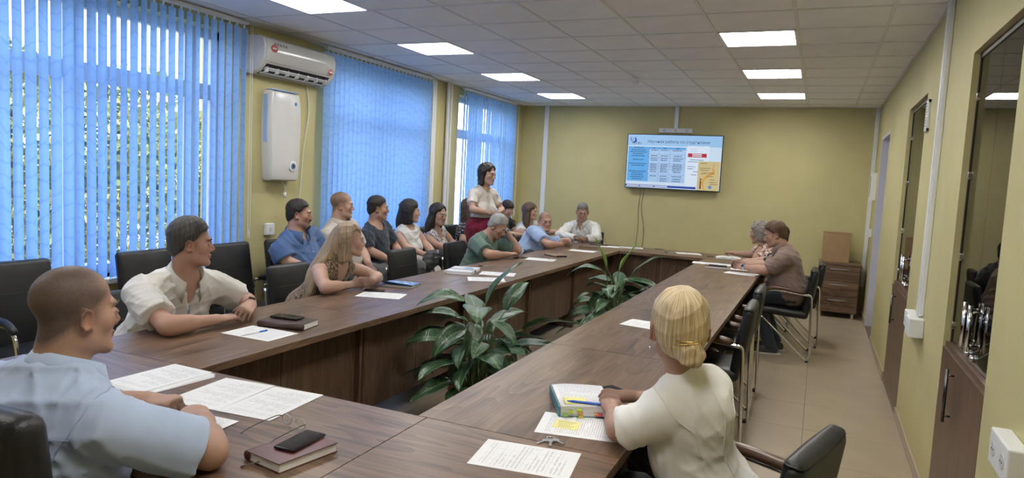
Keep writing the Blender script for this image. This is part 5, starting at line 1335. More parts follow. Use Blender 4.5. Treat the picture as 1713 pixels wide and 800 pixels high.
# his beard
a, b = lap_arms(-4.60, 1.05, 0.72, 0.84)
P5 = person('fair cropped man in a cream polo shirt behind the ash blonde woman', (-4.60, 1.01, 1.315), (-4.64, 1.08, 0.66), 36, 6, tone='fair', build=1.15, belly=0.6, L=a, R=b, top=dict(mat=polo_cream, neck='collar', polo=True, slen=0.75), bottom=dict(mat=grey_trousers), hair=dict(style='buzz', mat=hair_fair, recede=True, scalp=(0.17, 0.11, 0.07), cover=0.9), hq=1, seed=18, brow=(0.2, 0.12, 0.07))
a, b = lap_arms(-4.60, 1.66, 0.72, 0.84)
P6 = person('dark haired man in a speckled navy T-shirt in the window row', (-4.60, 1.616, 1.275), (-4.64, 1.68, 0.66), 40, 6, tone='tan', build=1.05, L=a, R=b, top=dict(mat=tee_navy, neck='round', slen=0.72), bottom=dict(mat=grey_trousers), hair=dict(style='short', mat=hair_dark, th=0.006, line=0.08), hq=1, seed=21)
a, b = lap_arms(-4.58, 2.28, 0.74, 0.84, 0.20, 0.22)
hd = V3(-4.60, 2.253, 1.225)
P7 = person('black haired woman in a white sleeveless top with sunglasses on her head', hd, (-4.64, 2.30, 0.64), 46, 4, tone='fair', fem=True, build=1.15, L=a, R=b, top=dict(mat=cloth('white_sleeveless', (0.62, 0.61, 0.58)), name='sleeveless_top', neck='round', sleeve='none'), bottom=dict(mat=cloth('light_trousers', (0.52, 0.49, 0.45))), hair=dict(style='long', mat=hair_dark, th=0.014, low=-0.10, locks=[dict(pts=[hd + V3(-0.05, -0.03, 0.0), hd + V3(-0.08, -0.06, -0.10), hd + V3(-0.09, -0.07, -0.19)], r=(0.07, 0.035))]), hq=1, seed=24)
a, b = lap_arms(-4.56, 2.93, 0.73, 0.82, 0.2, 0.2)
hd = V3(-4.58, 2.86, 1.175)
P8 = person('dark haired woman in a sleeveless black and white patterned dress', hd, (-4.64, 2.96, 0.62), -8, 2, tone='tan', fem=True, build=0.98, L=a, R=b, top=dict(mat=dress_bw, name='dress_top', neck='v', sleeve='none', g=0.014), bottom=dict(type='skirt', mat=dress_bw, hem=0.5), hair=dict(style='long', mat=hair_dark, th=0.012, low=-0.13, wide=0.066, locks=[dict(pts=[hd + V3(-0.05, -0.05, -0.02), hd + V3(-0.07, -0.10, -0.12), hd + V3(-0.07, -0.12, -0.22)], r=(0.05, 0.03)), dict(pts=[hd + V3(-0.03, 0.05, -0.04), hd + V3(-0.06, 0.07, -0.14), hd + V3(-0.06, 0.07, -0.21)], r=(0.035, 0.02))]), hq=1, seed=27, pitch=-4)
# standing woman
hd = V3(-4.05, 3.08, 1.694)
P9 = person('standing woman with a dark bob in a white blouse and burgundy skirt', hd, (-4.10, 3.08, 1.05), -6, -22, tone='fair', fem=True, build=0.84, sc=1.0, pitch=-3,
       L=dict(el=(-3.93, 3.29, 1.27), wr=(-3.88, 3.10, 1.235), f=(0.1, -0.9, -0.1), n=(-0.5, 0, -0.6), curl=0.6), R=dict(el=(-4.10, 2.82, 1.27), wr=(-3.91, 2.95, 1.235), f=(0.25, 0.9, -0.05), n=(-0.5, 0, -0.6), curl=0.6),
       top=dict(mat=blouse_white, name='blouse', neck='round', g=0.016, slen=0.60, sr=0.072, wr=0.007, hem=0.12), bottom=dict(type='skirt', mat=skirt_red, hem=0.12, waist=0.17), legs=dict(kL=(-4.04, 3.17, 0.55), kR=(-4.07, 3.01, 0.55), aL=(-4.08, 3.18, 0.10), aR=(-4.12, 3.00, 0.10)), hair=dict(style='bob', mat=hair_dark, th=0.012, low=-0.105, wide=0.068), hq=1, seed=30, lip=(0.42, 0.12, 0.12))
# behind the standing woman
a, b = lap_arms(-4.58, 3.62, 0.76, 0.84, 0.2, 0.2)
hd = V3(-4.60, 3.66, 1.225)
P10 = person('person in a black polka dot dress half hidden behind the standing woman', hd, (-4.64, 3.66, 0.62), 150, 20, tone='fair', fem=True, L=a, R=b, top=dict(mat=dots, name='dress_top', neck='round', slen=0.5), bottom=dict(type='skirt', mat=dots, hem=0.5), hair=dict(style='long', mat=hair_brown, th=0.014, low=-0.15, locks=[dict(pts=[hd + V3(0.03, -0.03, 0), hd + V3(0.06, -0.05, -0.12), hd + V3(0.06, -0.05, -0.24)], r=(0.07, 0.035))]), hq=0, seed=33)
a, b = lap_arms(-4.5, 4.72, 0.86, 0.86, 0.25, 0.22)
P11 = person('dark haired person with head bowed just right of the standing woman', (-4.46, 4.62, 1.205), (-4.66, 4.78, 0.64), -20, -4, tone='fair', pitch=-30, L=a, R=b, top=dict(mat=black_cloth, neck='round'), bottom=dict(mat=black_cloth), hair=dict(style='short', mat=hair_dark, th=0.012), hq=0, seed=36)
hd = V3(-4.35, 5.25, 1.170)
P12 = person('woman with wavy brown hair in a cream top in the far corner', hd, (-4.58, 5.42, 0.62), 10, -15, tone='fair', fem=True, L=dict(el=(-4.12, 5.50, 0.86), wr=(-3.92, 5.50, 0.90), f=(1, 0, 0), curl=0.5), R=dict(el=(-4.38, 5.03, 0.86), wr=(-4.15, 5.0, 0.94), f=(0.8, -0.1, 0.4), n=(0, 1, -0.3), curl=0.5), top=dict(mat=top_cream, neck='round', slen=0.6), bottom=dict(mat=jeans), hair=dict(style='long', mat=hair_wavy, th=0.014, low=-0.16, wide=0.076, locks=[dict(pts=[hd + V3(-0.03, -0.05, -0.02), hd + V3(-0.03, -0.08, -0.12), hd + V3(-0.01, -0.09, -0.24)], r=(0.06, 0.035))]), hq=0, seed=39)
# far end of the window side of the table
P13 = person('grey haired man in a green T-shirt bowed over the table', (-3.585, 2.45, 1.125), (-3.80, 2.40, 0.64), 2, -2, tone='tan', pitch=-30, build=1.05, nb=(-3.70, 2.42, 0.985),
       R=dict(el=(-3.47, 2.02, 0.85), wr=(-3.365, 2.28, 0.845), f=(0.35, 0.9, 0.05), n=(0, 0, -1), curl=0.4, spread=0.3), L=dict(el=(-3.43, 2.70, 0.85), wr=(-3.58, 2.665, 1.075), f=(-0.35, -0.45, 0.75), n=(-0.3, -0.9, 0), curl=0.5), top=dict(mat=tee_green, neck='round', g=0.016, slen=0.78, sr=0.08), bottom=dict(mat=jeans), hair=dict(style='short', mat=hair_silver, th=0.011, top=0.003, line=0.084, scalp=(0.22, 0.20, 0.18)), hq=1, seed=42, brow=(0.12, 0.11, 0.10), stubble=0.3)
P14 = person('balding man in a light blue polo shirt looking towards the camera', (-3.69, 4.19, 1.105), (-3.88, 3.92, 0.64), -48, 8, tone='ruddy', build=1.08, nb=(-3.74, 4.10, 0.935), roll=-4,
       R=dict(el=(-3.44, 3.68, 0.85), wr=(-3.36, 3.93, 0.845), f=(0.1, 1, 0.1), n=(-1, 0, -0.4), curl=0.8, thumb=0.8), L=dict(el=(-3.44, 4.40, 0.85), wr=(-3.33, 4.17, 0.85), f=(0, -1, 0.1), n=(-1, 0, -0.3), curl=0.8, thumb=0.8), top=dict(mat=polo_pale, neck='collar', polo=True, g=0.016, slen=0.75, sr=0.08), bottom=dict(mat=jeans), hair=dict(style='buzz', mat=hair_bal, bald=True, recede=True, line=0.085, scalp=(0.11, 0.07, 0.045), cover=0.85), hq=1, seed=45, brow=(0.15, 0.09, 0.06))
P15 = person('grey haired man in a white long-sleeved shirt at the far table corner', (-3.557, 5.36, 1.215), (-3.56, 5.56, 0.64), -68, -88, tone='tan', pitch=-14, build=1.05,
       R=dict(el=(-3.84, 5.20, 0.86), wr=(-3.50, 4.98, 0.85), f=(0.7, -0.6, 0.05), n=(0.2, 0.2, -1), curl=0.7), L=dict(el=(-3.27, 5.22, 0.86), wr=(-3.36, 4.98, 0.85), f=(-0.4, -0.8, 0.1), n=(-0.5, 0, -0.6), curl=0.9), top=dict(mat=shirt_white2, neck='collar', sleeve='long', g=0.018, wr=0.009), bottom=dict(mat=jeans), hair=dict(style='short', mat=hairm('hair_iron', (0.09, 0.085, 0.08), (0.22, 0.21, 0.20)), th=0.009, top=0.004, line=0.086, scalp=(0.13, 0.12, 0.11)), hq=1, seed=48, brow=(0.05, 0.045, 0.04), stubble=0.25)
# cabinet side, far end
P16 = person('woman with curly grey hair and glasses in a red patterned blouse', (-0.985, 4.45, 1.150), (-0.74, 4.58, 0.62), 168, 176, tone='tan', fem=True, build=1.15, pitch=-8, nb=(-0.90, 4.47, 0.98),
       R=dict(el=(-1.08, 4.73, 0.86), wr=(-1.30, 4.84, 0.845), f=(-0.9, 0.2, 0.1), n=(0, -0.4, -1), curl=0.9), L=dict(el=(-0.99, 4.26, 0.85), wr=(-0.955, 4.40, 1.00), f=(-0.1, 0.25, 0.9), n=(-0.2, 0.9, 0), curl=0.6), top=dict(mat=blouse_red, name='blouse', neck='v', g=0.016, slen=0.8, sr=0.08), bottom=dict(mat=black_cloth), hair=dict(style='curly', mat=hairm('hair_curly_grey', (0.10, 0.09, 0.08), (0.30, 0.27, 0.24), 0.5, 50, 50), th=0.018, low=-0.06), hq=1, seed=51)
P17 = person('person in a black top mostly hidden behind the man in the brown polo', (-0.74, 3.80, 1.17), (-0.53, 3.86, 0.62), 180, 180, tone='fair', nb=(-0.66, 3.82, 0.99), L=dict(el=(-0.86, 3.60, 0.855), wr=(-1.06, 3.74, 0.845), f=(-1, 0.3, 0), curl=0.6), R=dict(el=(-0.84, 4.05, 0.86), wr=(-1.05, 3.92, 0.85), f=(-1, -0.3, 0), curl=0.6), top=dict(mat=black_cloth, neck='round', slen=0.9), bottom=dict(mat=black_cloth), hair=dict(style='short', mat=hair_dark, th=0.010), hq=0, seed=54)
P18 = person('brown haired man in a brown polo shirt with a silver watch, seen in profile', (-0.735, 3.13, 1.225), (-0.535, 3.13, 0.66), 184, 180, tone='ruddy', pitch=-16, build=1.06, belly=0.6, nb=(-0.635, 3.13, 1.055),
       L=dict(el=(-0.785, 2.93, 0.862), wr=(-1.02, 3.13, 0.862), f=(-0.85, 0.35, 0.12), n=(0.1, 0.9, -0.4), curl=0.85, thumb=0.7), R=dict(el=(-0.80, 3.40, 0.862), wr=(-1.04, 3.28, 0.862), f=(-0.9, -0.2, 0.12), n=(0, -0.9, -0.4), curl=0.85, thumb=0.7),
       top=dict(mat=polo_brown, neck='collar', polo=True, g=0.016, slen=0.80, sr=0.078, cmat=polo_brown), bottom=dict(mat=jeans, shoe=cloth('grey_sneaker', (0.06, 0.058, 0.055)), sole=lace), legs=dict(kL=(-0.86, 3.00, 0.59), kR=(-0.86, 3.26, 0.59), aL=(-0.70, 3.02, 0.092), aR=(-0.66, 3.24, 0.092), fL=(-1, -0.1, 0), fR=(-1, 0.1, 0)), hair=dict(style='short', mat=hairm('hair_chestnut', (0.05, 0.028, 0.016), (0.14, 0.08, 0.045)), th=0.015, top=0.005), hq=1, seed=57, brow=(0.10, 0.055, 0.03), stubble=0.25)
# blonde woman near right
hd = V3(-0.727, -2.255, 1.203)
P19 = person('blonde woman with a low bun in a white blouse, back to the camera', hd, (-0.60, -2.19, 0.64), 112, 150, tone='tan', fem=True, build=0.82, nb=(-0.705, -2.225, 1.022), sw=0.135,
       L=dict(el=(-0.885, -2.325, 0.850), wr=(-0.985, -2.08, 0.845), f=(-0.3, 0.9, 0.05), n=(0.1, 0, -1), curl=0.8), R=dict(el=(-0.73, -1.87, 0.855), wr=(-0.95, -1.93, 0.85), f=(-0.9, -0.2, 0.05), n=(0, 0, -1), curl=0.7), top=dict(mat=satin, name='blouse', neck='round', g=0.010, slen=0.86, sr=0.092, wr=0.007), bottom=dict(mat=black_cloth), hair=dict(style='pulled', mat=hair_blonde, th=0.010, bun=(0.018, -0.106, -0.052)), hq=2, seed=60)

# ---- seams and plackets on the nearest clothes
def tp(P, x, y, z): return tuple(P['nb'] + P['tr'] * x + P['tf'] * y + P['u'] * z)
fold_b = cloth('pale_blue_seam', (0.36, 0.44, 0.62), 0.8)
seam(P1, [tp(P1, -0.24, -0.14, -0.10), tp(P1, -0.1, -0.16, -0.125), tp(P1, 0.1, -0.16, -0.125), tp(P1, 0.235, -0.14, -0.10)], 'yoke_seam', mat=fold_b)
for s_ in (-1, 1):
    seam(P1, [tp(P1, 0.175 * s_, 0.05, 0.06), tp(P1, 0.225 * s_, -0.03, -0.01), tp(P1, 0.225 * s_, -0.13, -0.12), tp(P1, 0.20 * s_, -0.15, -0.22)], 'armhole_seam', 0.002, fold_b)
pl_m = cloth('grey_blue_lining', (0.22, 0.27, 0.36))
seam(P2, [tp(P2, 0.0, 0.10, -0.09), tp(P2, 0.0, 0.2, -0.2), tp(P2, 0.0, 0.2, -0.35)], 'placket', 0.008, pl_m, 0.3)
seam(P15, [tp(P15, 0.0, 0.10, -0.09), tp(P15, 0.0, 0.2, -0.2), tp(P15, 0.0, 0.2, -0.38)], 'placket', 0.010, None, 0.3)
for s_ in (-1, 1): seam(P19, [tp(P19, 0.12 * s_, 0.02, 0.03), tp(P19, 0.145 * s_, -0.05, -0.03), tp(P19, 0.14 * s_, -0.12, -0.12), tp(P19, 0.12 * s_, -0.13, -0.20)], 'armhole_seam', 0.002)
seam(P19, [tp(P19, 0.0, -0.12, -0.02), tp(P19, 0.0, -0.2, -0.2), tp(P19, 0.0, -0.2, -0.38)], 'back_seam', 0.0016)

# ---- things worn: watches, glasses, hairpin, earring (parts of the person)
def band(P, s, mat, w=0.010, face=None, off=0.02, r=0.030):
    shd, el, wr, A = P['arm'][s]; d = Vector(unit(wr - el)); c = Vector(wr) - d * off - Vector(P['base']); S = P['S']
    u = d.orthogonal().normalized(); v = d.cross(u); n = 18
    mb = MB(); vs = []
    for k in (-1, 1):
        for rr in (r * S, (r + 0.0025) * S): vs += [c + d * (w * k) + (u * math.cos(2 * math.pi * i / n) + v * math.sin(2 * math.pi * i / n)) * rr for i in range(n)]
    fs = []
    for i in range(n):
        j = (i + 1) % n; fs += [(n + i, n + j, 3 * n + j, 3 * n + i), (i, 2 * n + i, 2 * n + j, j), (i, j, n + j, n + i), (2 * n + i, 3 * n + i, 3 * n + j, 2 * n + j)]
    o = mb.add(vs, fs).build('watch_strap' if face else 'bracelet', mat, P['root'], smooth=True)
    if face:
        nrm = Vector(unit(face[0])); nrm = (nrm - d * nrm.dot(d)).normalized(); t = d.cross(nrm); fc = c + nrm * (r + 0.002) * S
        M = Matrix((( d.x, t.x, nrm.x, fc.x), (d.y, t.y, nrm.y, fc.y), (d.z, t.z, nrm.z, fc.z), (0, 0, 0, 1)))
        if face[1] == 'square': MB().box((-0.019, -0.018, -0.002), (0.019, 0.018, 0.008), bev=0.004, M=M).build('watch_case', black_plastic, o, smooth=True); MB().box((-0.015, -0.0145, 0.008), (0.015, 0.0145, 0.0095), M=M).build('watch_face', dark_glass, o)
        else:
            MB().cyl(M @ Vector((0, 0, -0.002)), M @ Vector((0, 0, 0.008)), 0.021, n=20).build('watch_case', steel, o, smooth=True); MB().cyl(M @ Vector((0, 0, 0.008)), M @ Vector((0, 0, 0.0092)), 0.017, n=20).build('watch_face', principled('watch_blue', (0.02, 0.05, 0.10), 0.2), o, smooth=True)
    return o
band(P2, -1, black_plastic, 0.011, ((0.4, 0.1, 1.0), 'square'), 0.03, 0.029)
band(P18, -1, steel, 0.010, ((-0.3, -1.0, 0.35), 'round'), 0.02, 0.029)
band(P13, -1, black_plastic, 0.010, ((1.0, -0.6, 0.3), 'round'), 0.02, 0.028)
band(P15, 1, black_plastic, 0.009, None, -0.004, 0.030)
band(P16, -1, principled('gold', (0.6, 0.4, 0.12), 0.25, 1.0), 0.004, None, 0.02, 0.028)
gold = MATS['gold']
def specs(P, mat, lens, y=0.108, z=-0.003, tilt=0.0, up=0.0):
    S = P['S']; mb = MB(); R = Matrix.Rotation(tilt, 4, 'X')
    for s in (-1, 1):
        mb.tube([R @ Vector(((s * 0.034 + 0.025 * math.cos(a)) * S, y * S, (z + up + 0.019 * math.sin(a)) * S)) for a in [i * 2 * math.pi / 16 for i in range(16)]], 0.0018 * S, 6, closed=True)
        mb.tube([R @ Vector((s * 0.059 * S, y * S, (z + up + 0.006) * S)), R @ Vector((s * 0.083 * S, 0.05 * S, (z + up + 0.008) * S)), R @ Vector((s * 0.088 * S, -0.015 * S, (z + up + 0.008) * S))], 0.0018 * S, 6)
    mb.tube([R @ Vector((-0.01 * S, y * S, (z + up + 0.004) * S)), R @ Vector((0.01 * S, y * S, (z + up + 0.004) * S))], 0.0016 * S, 6)
    o = mb.build('spectacles' if lens is None else 'sunglasses', mat, P['root'], smooth='all'); o.matrix_local = P['Mh']
    if lens:
        for s in (-1, 1):
            l = MB().add([R @ Vector((s * 0.034 * S, (y + 0.004) * S, (z + up) * S))] + [R @ Vector(((s * 0.034 + 0.025 * math.cos(a)) * S, y * S, (z + up + 0.019 * math.sin(a)) * S)) for a in [i * 2 * math.pi / 16 for i in range(16)]], [(0, 1 + i, 1 + (i + 1) % 16) for i in range(16)]).build('lens', lens, o)
    return o
specs(P16, steel, None)
specs(P7, black_plastic, dark_glass, 0.085, 0.0, math.radians(28), 0.075)
S = P19['S']
o = MB().tube(spline([(-0.03 * S, -0.118 * S, -0.010 * S), (0.018 * S, -0.138 * S, -0.008 * S), (0.065 * S, -0.110 * S, -0.002 * S)], 5), 0.0022, 6).tube(spline([(-0.035 * S, -0.115 * S, -0.022 * S), (0.0, -0.128 * S, -0.018 * S), (0.04 * S, -0.130 * S, -0.012 * S)], 4), 0.0018, 6).build('hairpin', gold, P19['root'], smooth='all'); o.matrix_local = P19['Mh']
o = MB().tube([(-0.083 * S, 0.0, -0.038 * S), (-0.084 * S, 0.0, -0.058 * S)], 0.0014, 5).cyl((-0.084 * S, 0.0, -0.058 * S), (-0.084 * S, 0.0, -0.066 * S), 0.004, n=10).build('earring', chrome, P19['root'], smooth='all'); o.matrix_local = P19['Mh']
# beard of the man in the blue polo
S = P4['S']; bd = Shape()
bd.add(p_ell(V3(0, 0.072, -0.102) * S, np.eye(3), V3(0.030, 0.026, 0.022) * S), 0.02); bd.add(p_ell(V3(0, 0.094, -0.050) * S, np.eye(3), V3(0.026, 0.010, 0.006) * S), 0.008)
bd.sub(p_ell(V3(0, 0.10, -0.066) * S, np.eye(3), V3(0.022, 0.022, 0.009) * S), 0.006); bd.warp(wrinkle(5, 0.004, 1.8))
D, o_, h_ = bd.grid(0.006); v, q = nets(D, o_, h_); o = link('beard', np_mesh('beard', v, q), hair_dark, P4['root']); o.matrix_local = P4['Mh']
# handbag on the lap of the woman with sunglasses
t = empty('handbag', (-4.24, 2.22, 0.66)); tag(t, 'dark grey leather handbag on the lap of the woman in white', 'handbag')
bag = mottled('bag_leather', (0.05, 0.05, 0.053), 0.2, 14, 0.45)
sh = Shape(); sh.add(p_cone((0, -0.11, 0.05), (0, 0.11, 0.05), 0.095, 0.095, (1, 0, 0), 0.62), 0); sh.add(p_cone((0, -0.13, 0.0), (0, 0.13, 0.0), 0.07, 0.07, (1, 0, 0), 0.8), 0.03); sh.warp(wrinkle(4, 0.008))
D, o_, h_ = sh.grid(0.009); v, q = nets(D, o_, h_); link('bag_body', np_mesh('bag', v, q), bag, t)
MB().tube(spline([(0.02, -0.10, 0.11), (0.06, -0.12, -0.02), (0.09, -0.06, -0.16), (0.09, 0.06, -0.17), (0.06, 0.12, -0.02), (0.02, 0.10, 0.11)], 6), 0.009, 8, flat=0.5).build('strap', bag, t, smooth='all')
MB().tube([(0.058, -0.09, 0.085), (0.062, 0.0, 0.088), (0.058, 0.09, 0.085)], 0.003, 6).build('zip', steel, t, smooth='all')
# ------------------------------------------------------------------ potted plants
pm = principled('leaf_glossy', (0.05, 0.11, 0.045), 0.32)
N, L = nt(pm); v = coords(pm)
sp = N.new('ShaderNodeSeparateXYZ'); L.new(v, sp.inputs[0])
ax = mathn(pm, 'ABSOLUTE', sp.outputs['X'])
rib = ramp(pm, ax, [(0.0, (1, 1, 1)), (0.0035, (0.75, 0.75, 0.75)), (0.007, (0, 0, 0))])
mot = noise(pm, coords(pm, (60, 25, 10)), 1.0, 3, 0.6, 0.8)
c1 = ramp(pm, mot, [(0.42, (0.030, 0.075, 0.032)), (0.58, (0.055, 0.12, 0.055)), (0.72, (0.16, 0.25, 0.13))])
setcol(pm, mixc(pm, mathn(pm, 'MULTIPLY', rib, 0.45), c1, (0.30, 0.40, 0.20)))
vein = N.new('ShaderNodeTexWave'); vein.inputs['Scale'].default_value = 24; vein.bands_direction = 'Y'; L.new(v, vein.inputs[0])
bump(pm, vein.outputs['Fac'], 0.25, 0.004)
stalk_m = mottled('stalk', (0.12, 0.20, 0.07), 0.2, 20, 0.45)
bright_leaf = principled('leaf_young', (0.22, 0.36, 0.07), 0.35)
terracotta = mottled('terracotta', (0.30, 0.095, 0.05), 0.15, 12, 0.6, 0.1, 40); soil = mottled('soil', (0.03, 0.022, 0.016), 0.4, 40, 0.95, 0.8, 60)
white_pot = mottled('white_pot', (0.6, 0.6, 0.58), 0.05, 8, 0.4)
def leaf_mesh(length, width, droop, fold, twist, seed):
    r = random.Random(seed); n = 12; m = 7; vs = []; pos = Vector((0, 0, 0)); ang = 0.0
    for i in range(n + 1):
        t = i / n; a = -droop * t ** 1.3
        if i: pos = pos + Vector((0, math.cos(a), math.sin(a))) * length / n
        w = width * 0.5 * (math.sin(math.pi * min(1, t * 0.92 + 0.06)) ** 0.8) * (1 - 0.35 * t) * 1.25 if t < 1 else 0.001
        up = Vector((0, -math.sin(a), math.cos(a)))
        for k in range(m):
            s = (k / (m - 1) - 0.5) * 2
            vs.append(pos + Vector((s * w, 0, 0)) + up * (abs(s) * w * fold + 0.006 * math.sin(9 * t + 3 * s + seed) * abs(s)) + Vector((0, 0, s * w * twist * t)))
    fs = [(i * m + k, i * m + k + 1, (i + 1) * m + k + 1, (i + 1) * m + k) for i in range(n) for k in range(m - 1)]
    mb = MB().add(vs, fs); me = mb.mesh('leaf', 'all', False)
    bm = bmesh.new(); bm.from_mesh(me); bmesh.ops.solidify(bm, geom=bm.faces[:], thickness=0.0012); bm.to_mesh(me); bm.free()
    me.polygons.foreach_set('use_smooth', [True] * len(me.polygons)); return me
LEAVES = [leaf_mesh(0.35, 0.135, 1.1, 0.18, 0.1, 1), leaf_mesh(0.38, 0.135, 0.6, 0.25, -0.15, 2), leaf_mesh(0.31, 0.125, 1.6, 0.2, 0.2, 3), leaf_mesh(0.35, 0.15, 0.9, 0.12, -0.1, 4), leaf_mesh(0.27, 0.11, 1.0, 0.3, 0.1, 5)]
for me in LEAVES: me.materials.append(pm)
UPLEAF = leaf_mesh(0.30, 0.085, 0.15, 0.5, 0.0, 8); UPLEAF.materials.append(bright_leaf)
def plant(x, y, label, seed, pot_mat, pr, pz, spec, n_auto, hmin, hmax, spread):
    r = random.Random(seed); t = empty('potted_plant', (x, y, 0)); tag(t, label, 'plant', 'potted plants between the tables')
    MB().lathe([(0, 0.0), (pr * 0.68, 0.0), (pr * 0.72, 0.01), (pr * 0.95, pz * 0.85), (pr * 1.02, pz * 0.86), (pr * 1.04, pz), (pr * 0.97, pz), (pr * 0.94, pz * 0.9), (0, pz * 0.9)], 28).build('pot', pot_mat, t, smooth=True)
    MB().lathe([(pr * 0.93, pz * 0.905), (pr * 0.5, pz * 0.93), (0, pz * 0.92)], 20).build('soil', soil, t, smooth='all')
    def leaf(bx, by, ex, ey, ez, az, el, me, sc, mat=None, stalk=0.0045):
        p0 = Vector((bx, by, pz * 0.9)); p2 = Vector((ex, ey, ez)); p1 = p0.lerp(p2, 0.55) + Vector((0, 0, 0.10 + 0.08 * r.random()))
        M = Matrix.Translation(p2) @ Matrix.Rotation(az - math.pi / 2, 4, 'Z') @ Matrix.Rotation(el, 4, 'X') @ Matrix.Rotation(r.uniform(-0.5, 0.5), 4, 'Y') @ Matrix.Scale(sc, 4)
        o = link('leaf', me, None, t); o.matrix_local = M
        pts = spline([p0, p1, p2], 5)
        s = MB().tube(pts, [stalk * (1.25 - 0.5 * i / (len(pts) - 1)) for i in range(len(pts))], 6).build('stalk', stalk_m, o, smooth='all'); s.matrix_parent_inverse = M.inverted()
    for (ex, ey, ez, az, el, k, sc) in spec:
        leaf(r.uniform(-0.05, 0.05), r.uniform(-0.05, 0.05), ex, ey, ez, math.radians(az), math.radians(el), UPLEAF if k < 0 else LEAVES[k], sc)
    for i in range(n_auto):
        a = i * 2.399 + r.uniform(-0.3, 0.3); q = (i + 0.5) / n_auto; rad = spread * (0.25 + 0.55 * q) * r.uniform(0.8, 1.1); z = hmax - (hmax - hmin) * q ** 0.8 + r.uniform(-0.05, 0.05)
        b = r.uniform(0.01, pr * 0.6)
        leaf(math.cos(a) * b, math.sin(a) * b, math.cos(a) * rad, math.sin(a) * rad, z, a + r.uniform(-0.4, 0.4), math.radians(r.uniform(-15, 45) * (1 - q)), LEAVES[i % 5], r.uniform(0.75, 1.1))
    return t
plant(-2.30, -0.50, 'large leafy plant in a terracotta pot between the tables, nearest the camera', 7, terracotta, 0.19, 0.27,
      [(0.02, 0.02, 0.84, 60, 62, 1, 1.0), (0.13, 0.10, 0.80, 75, 60, 3, 0.85), (0.28, 0.05, 0.70, 5, 28, 1, 1.05), (-0.10, -0.05, 0.86, 200, 18, 0, 1.0), (0.0, -0.08, 0.82, 300, 22, 3, 1.15), (-0.17, 0.0, 0.74, 190, 8, 1, 0.95), (-0.2, -0.05, 0.66, 185, 0, 0, 1.0)], 54, 0.30, 0.74, 0.34)
plant(-2.12, 2.15, 'leafy plant with tall upright pale leaves at the far end between the tables', 19, white_pot, 0.17, 0.25,
      [(-0.10, -0.02, 0.82, 200, 70, -1, 1.1), (0.02, 0.0, 0.80, 40, 62, -1, 1.1), (0.15, 0.05, 0.78, 30, 55, 3, 1.1), (0.10, 0.03, 0.72, 350, 15, 3, 1.0), (0.22, 0.08, 0.62, 20, 30, 0, 0.9), (-0.16, 0.0, 0.80, 185, 15, 0, 1.1)], 50, 0.28, 0.72, 0.34)

# ------------------------------------------------------------------ papers, books, phones and the rest on the tables
def print_mat(name, style, ink=(0.28, 0.28, 0.30)):
    m = principled(name, (0.78, 0.78, 0.78), 0.75)
    N, L = nt(m); sp = N.new('ShaderNodeSeparateXYZ'); L.new(coords(m), sp.inputs[0]); x, y = sp.outputs['X'], sp.outputs['Y']
    lines = mathn(m, 'LESS_THAN', mathn(m, 'FRACT', mathn(m, 'MULTIPLY', y, 120.0 if style != 'table' else 75.0)), 0.42)
    wordn = noise(m, coords(m, (160, 120, 1)), 1.0, 1)
    wordm = mathn(m, 'GREATER_THAN', wordn, 0.44)
    para = mathn(m, 'GREATER_THAN', noise(m, coords(m, (4, 26, 1)), 1.0, 1), 0.40 if style == 'text' else 0.47)
    mx = mathn(m, 'LESS_THAN', mathn(m, 'ABSOLUTE', x), 0.088); my = mathn(m, 'LESS_THAN', mathn(m, 'ABSOLUTE', y), 0.130)
    f = mathn(m, 'MULTIPLY', mathn(m, 'MULTIPLY', lines, wordm), mathn(m, 'MULTIPLY', mathn(m, 'MULTIPLY', mx, my), para))
    if style == 'table':
        cols_ = mathn(m, 'LESS_THAN', mathn(m, 'FRACT', mathn(m, 'MULTIPLY', x, 22.0)), 0.05); rows_ = mathn(m, 'LESS_THAN', mathn(m, 'FRACT', mathn(m, 'MULTIPLY', y, 37.5)), 0.07)
        g = mathn(m, 'MULTIPLY', mathn(m, 'MAXIMUM', cols_, rows_), mathn(m, 'MULTIPLY', mx, my)); f = mathn(m, 'MAXIMUM', f, mathn(m, 'MULTIPLY', g, 0.6))
    setcol(m, mixc(m, mathn(m, 'MULTIPLY', f, 0.5), (0.78, 0.78, 0.785), ink)); return m
doc_text = print_mat('printed_text', 'text'); doc_table = print_mat('printed_table', 'table', (0.33, 0.33, 0.36)); note_ink = print_mat('handwriting', 'text', (0.25, 0.22, 0.42)); note_ink
Z0 = TZ
def paper(cx_, cy_, ang, label, mat=None, w=0.222, l=0.315, z=0.0, group='papers on the tables', curl=0.0):
    n = 6; vs = []; fs = []
    for lv in (0.0003, 0.0009):
        for i in range(n + 1):
            for j in range(2): t = i / n - 0.5; vs.append(((j - 0.5) * w, t * l, lv + curl * (2 * abs(t)) ** 4))
    for i in range(n):
        a = 2 * i; b = 2 * (n + 1) + 2 * i; fs += [(a, a + 2, a + 3, a + 1), (b, b + 1, b + 3, b + 2), (a, b, b + 2, a + 2), (a + 1, a + 3, b + 3, b + 1)]
    e0 = 2 * (n + 1); fs += [(0, 1, e0 + 1, e0), (2 * n, e0 + 2 * n, e0 + 2 * n + 1, 2 * n + 1)]
    o = MB().add(vs, fs).build('paper_sheet', mat or doc_text, None, (cx_, cy_, Z0 + z)); o.rotation_euler = (0, 0, math.radians(ang)); tag(o, label, 'paper', group); return o
paper(-2.946, -1.79, -90, 'printed sheet with a pen on it before the man in the white shirt')
paper(-3.115, -0.445, -73, 'printed sheet before the ash blonde woman', doc_text)
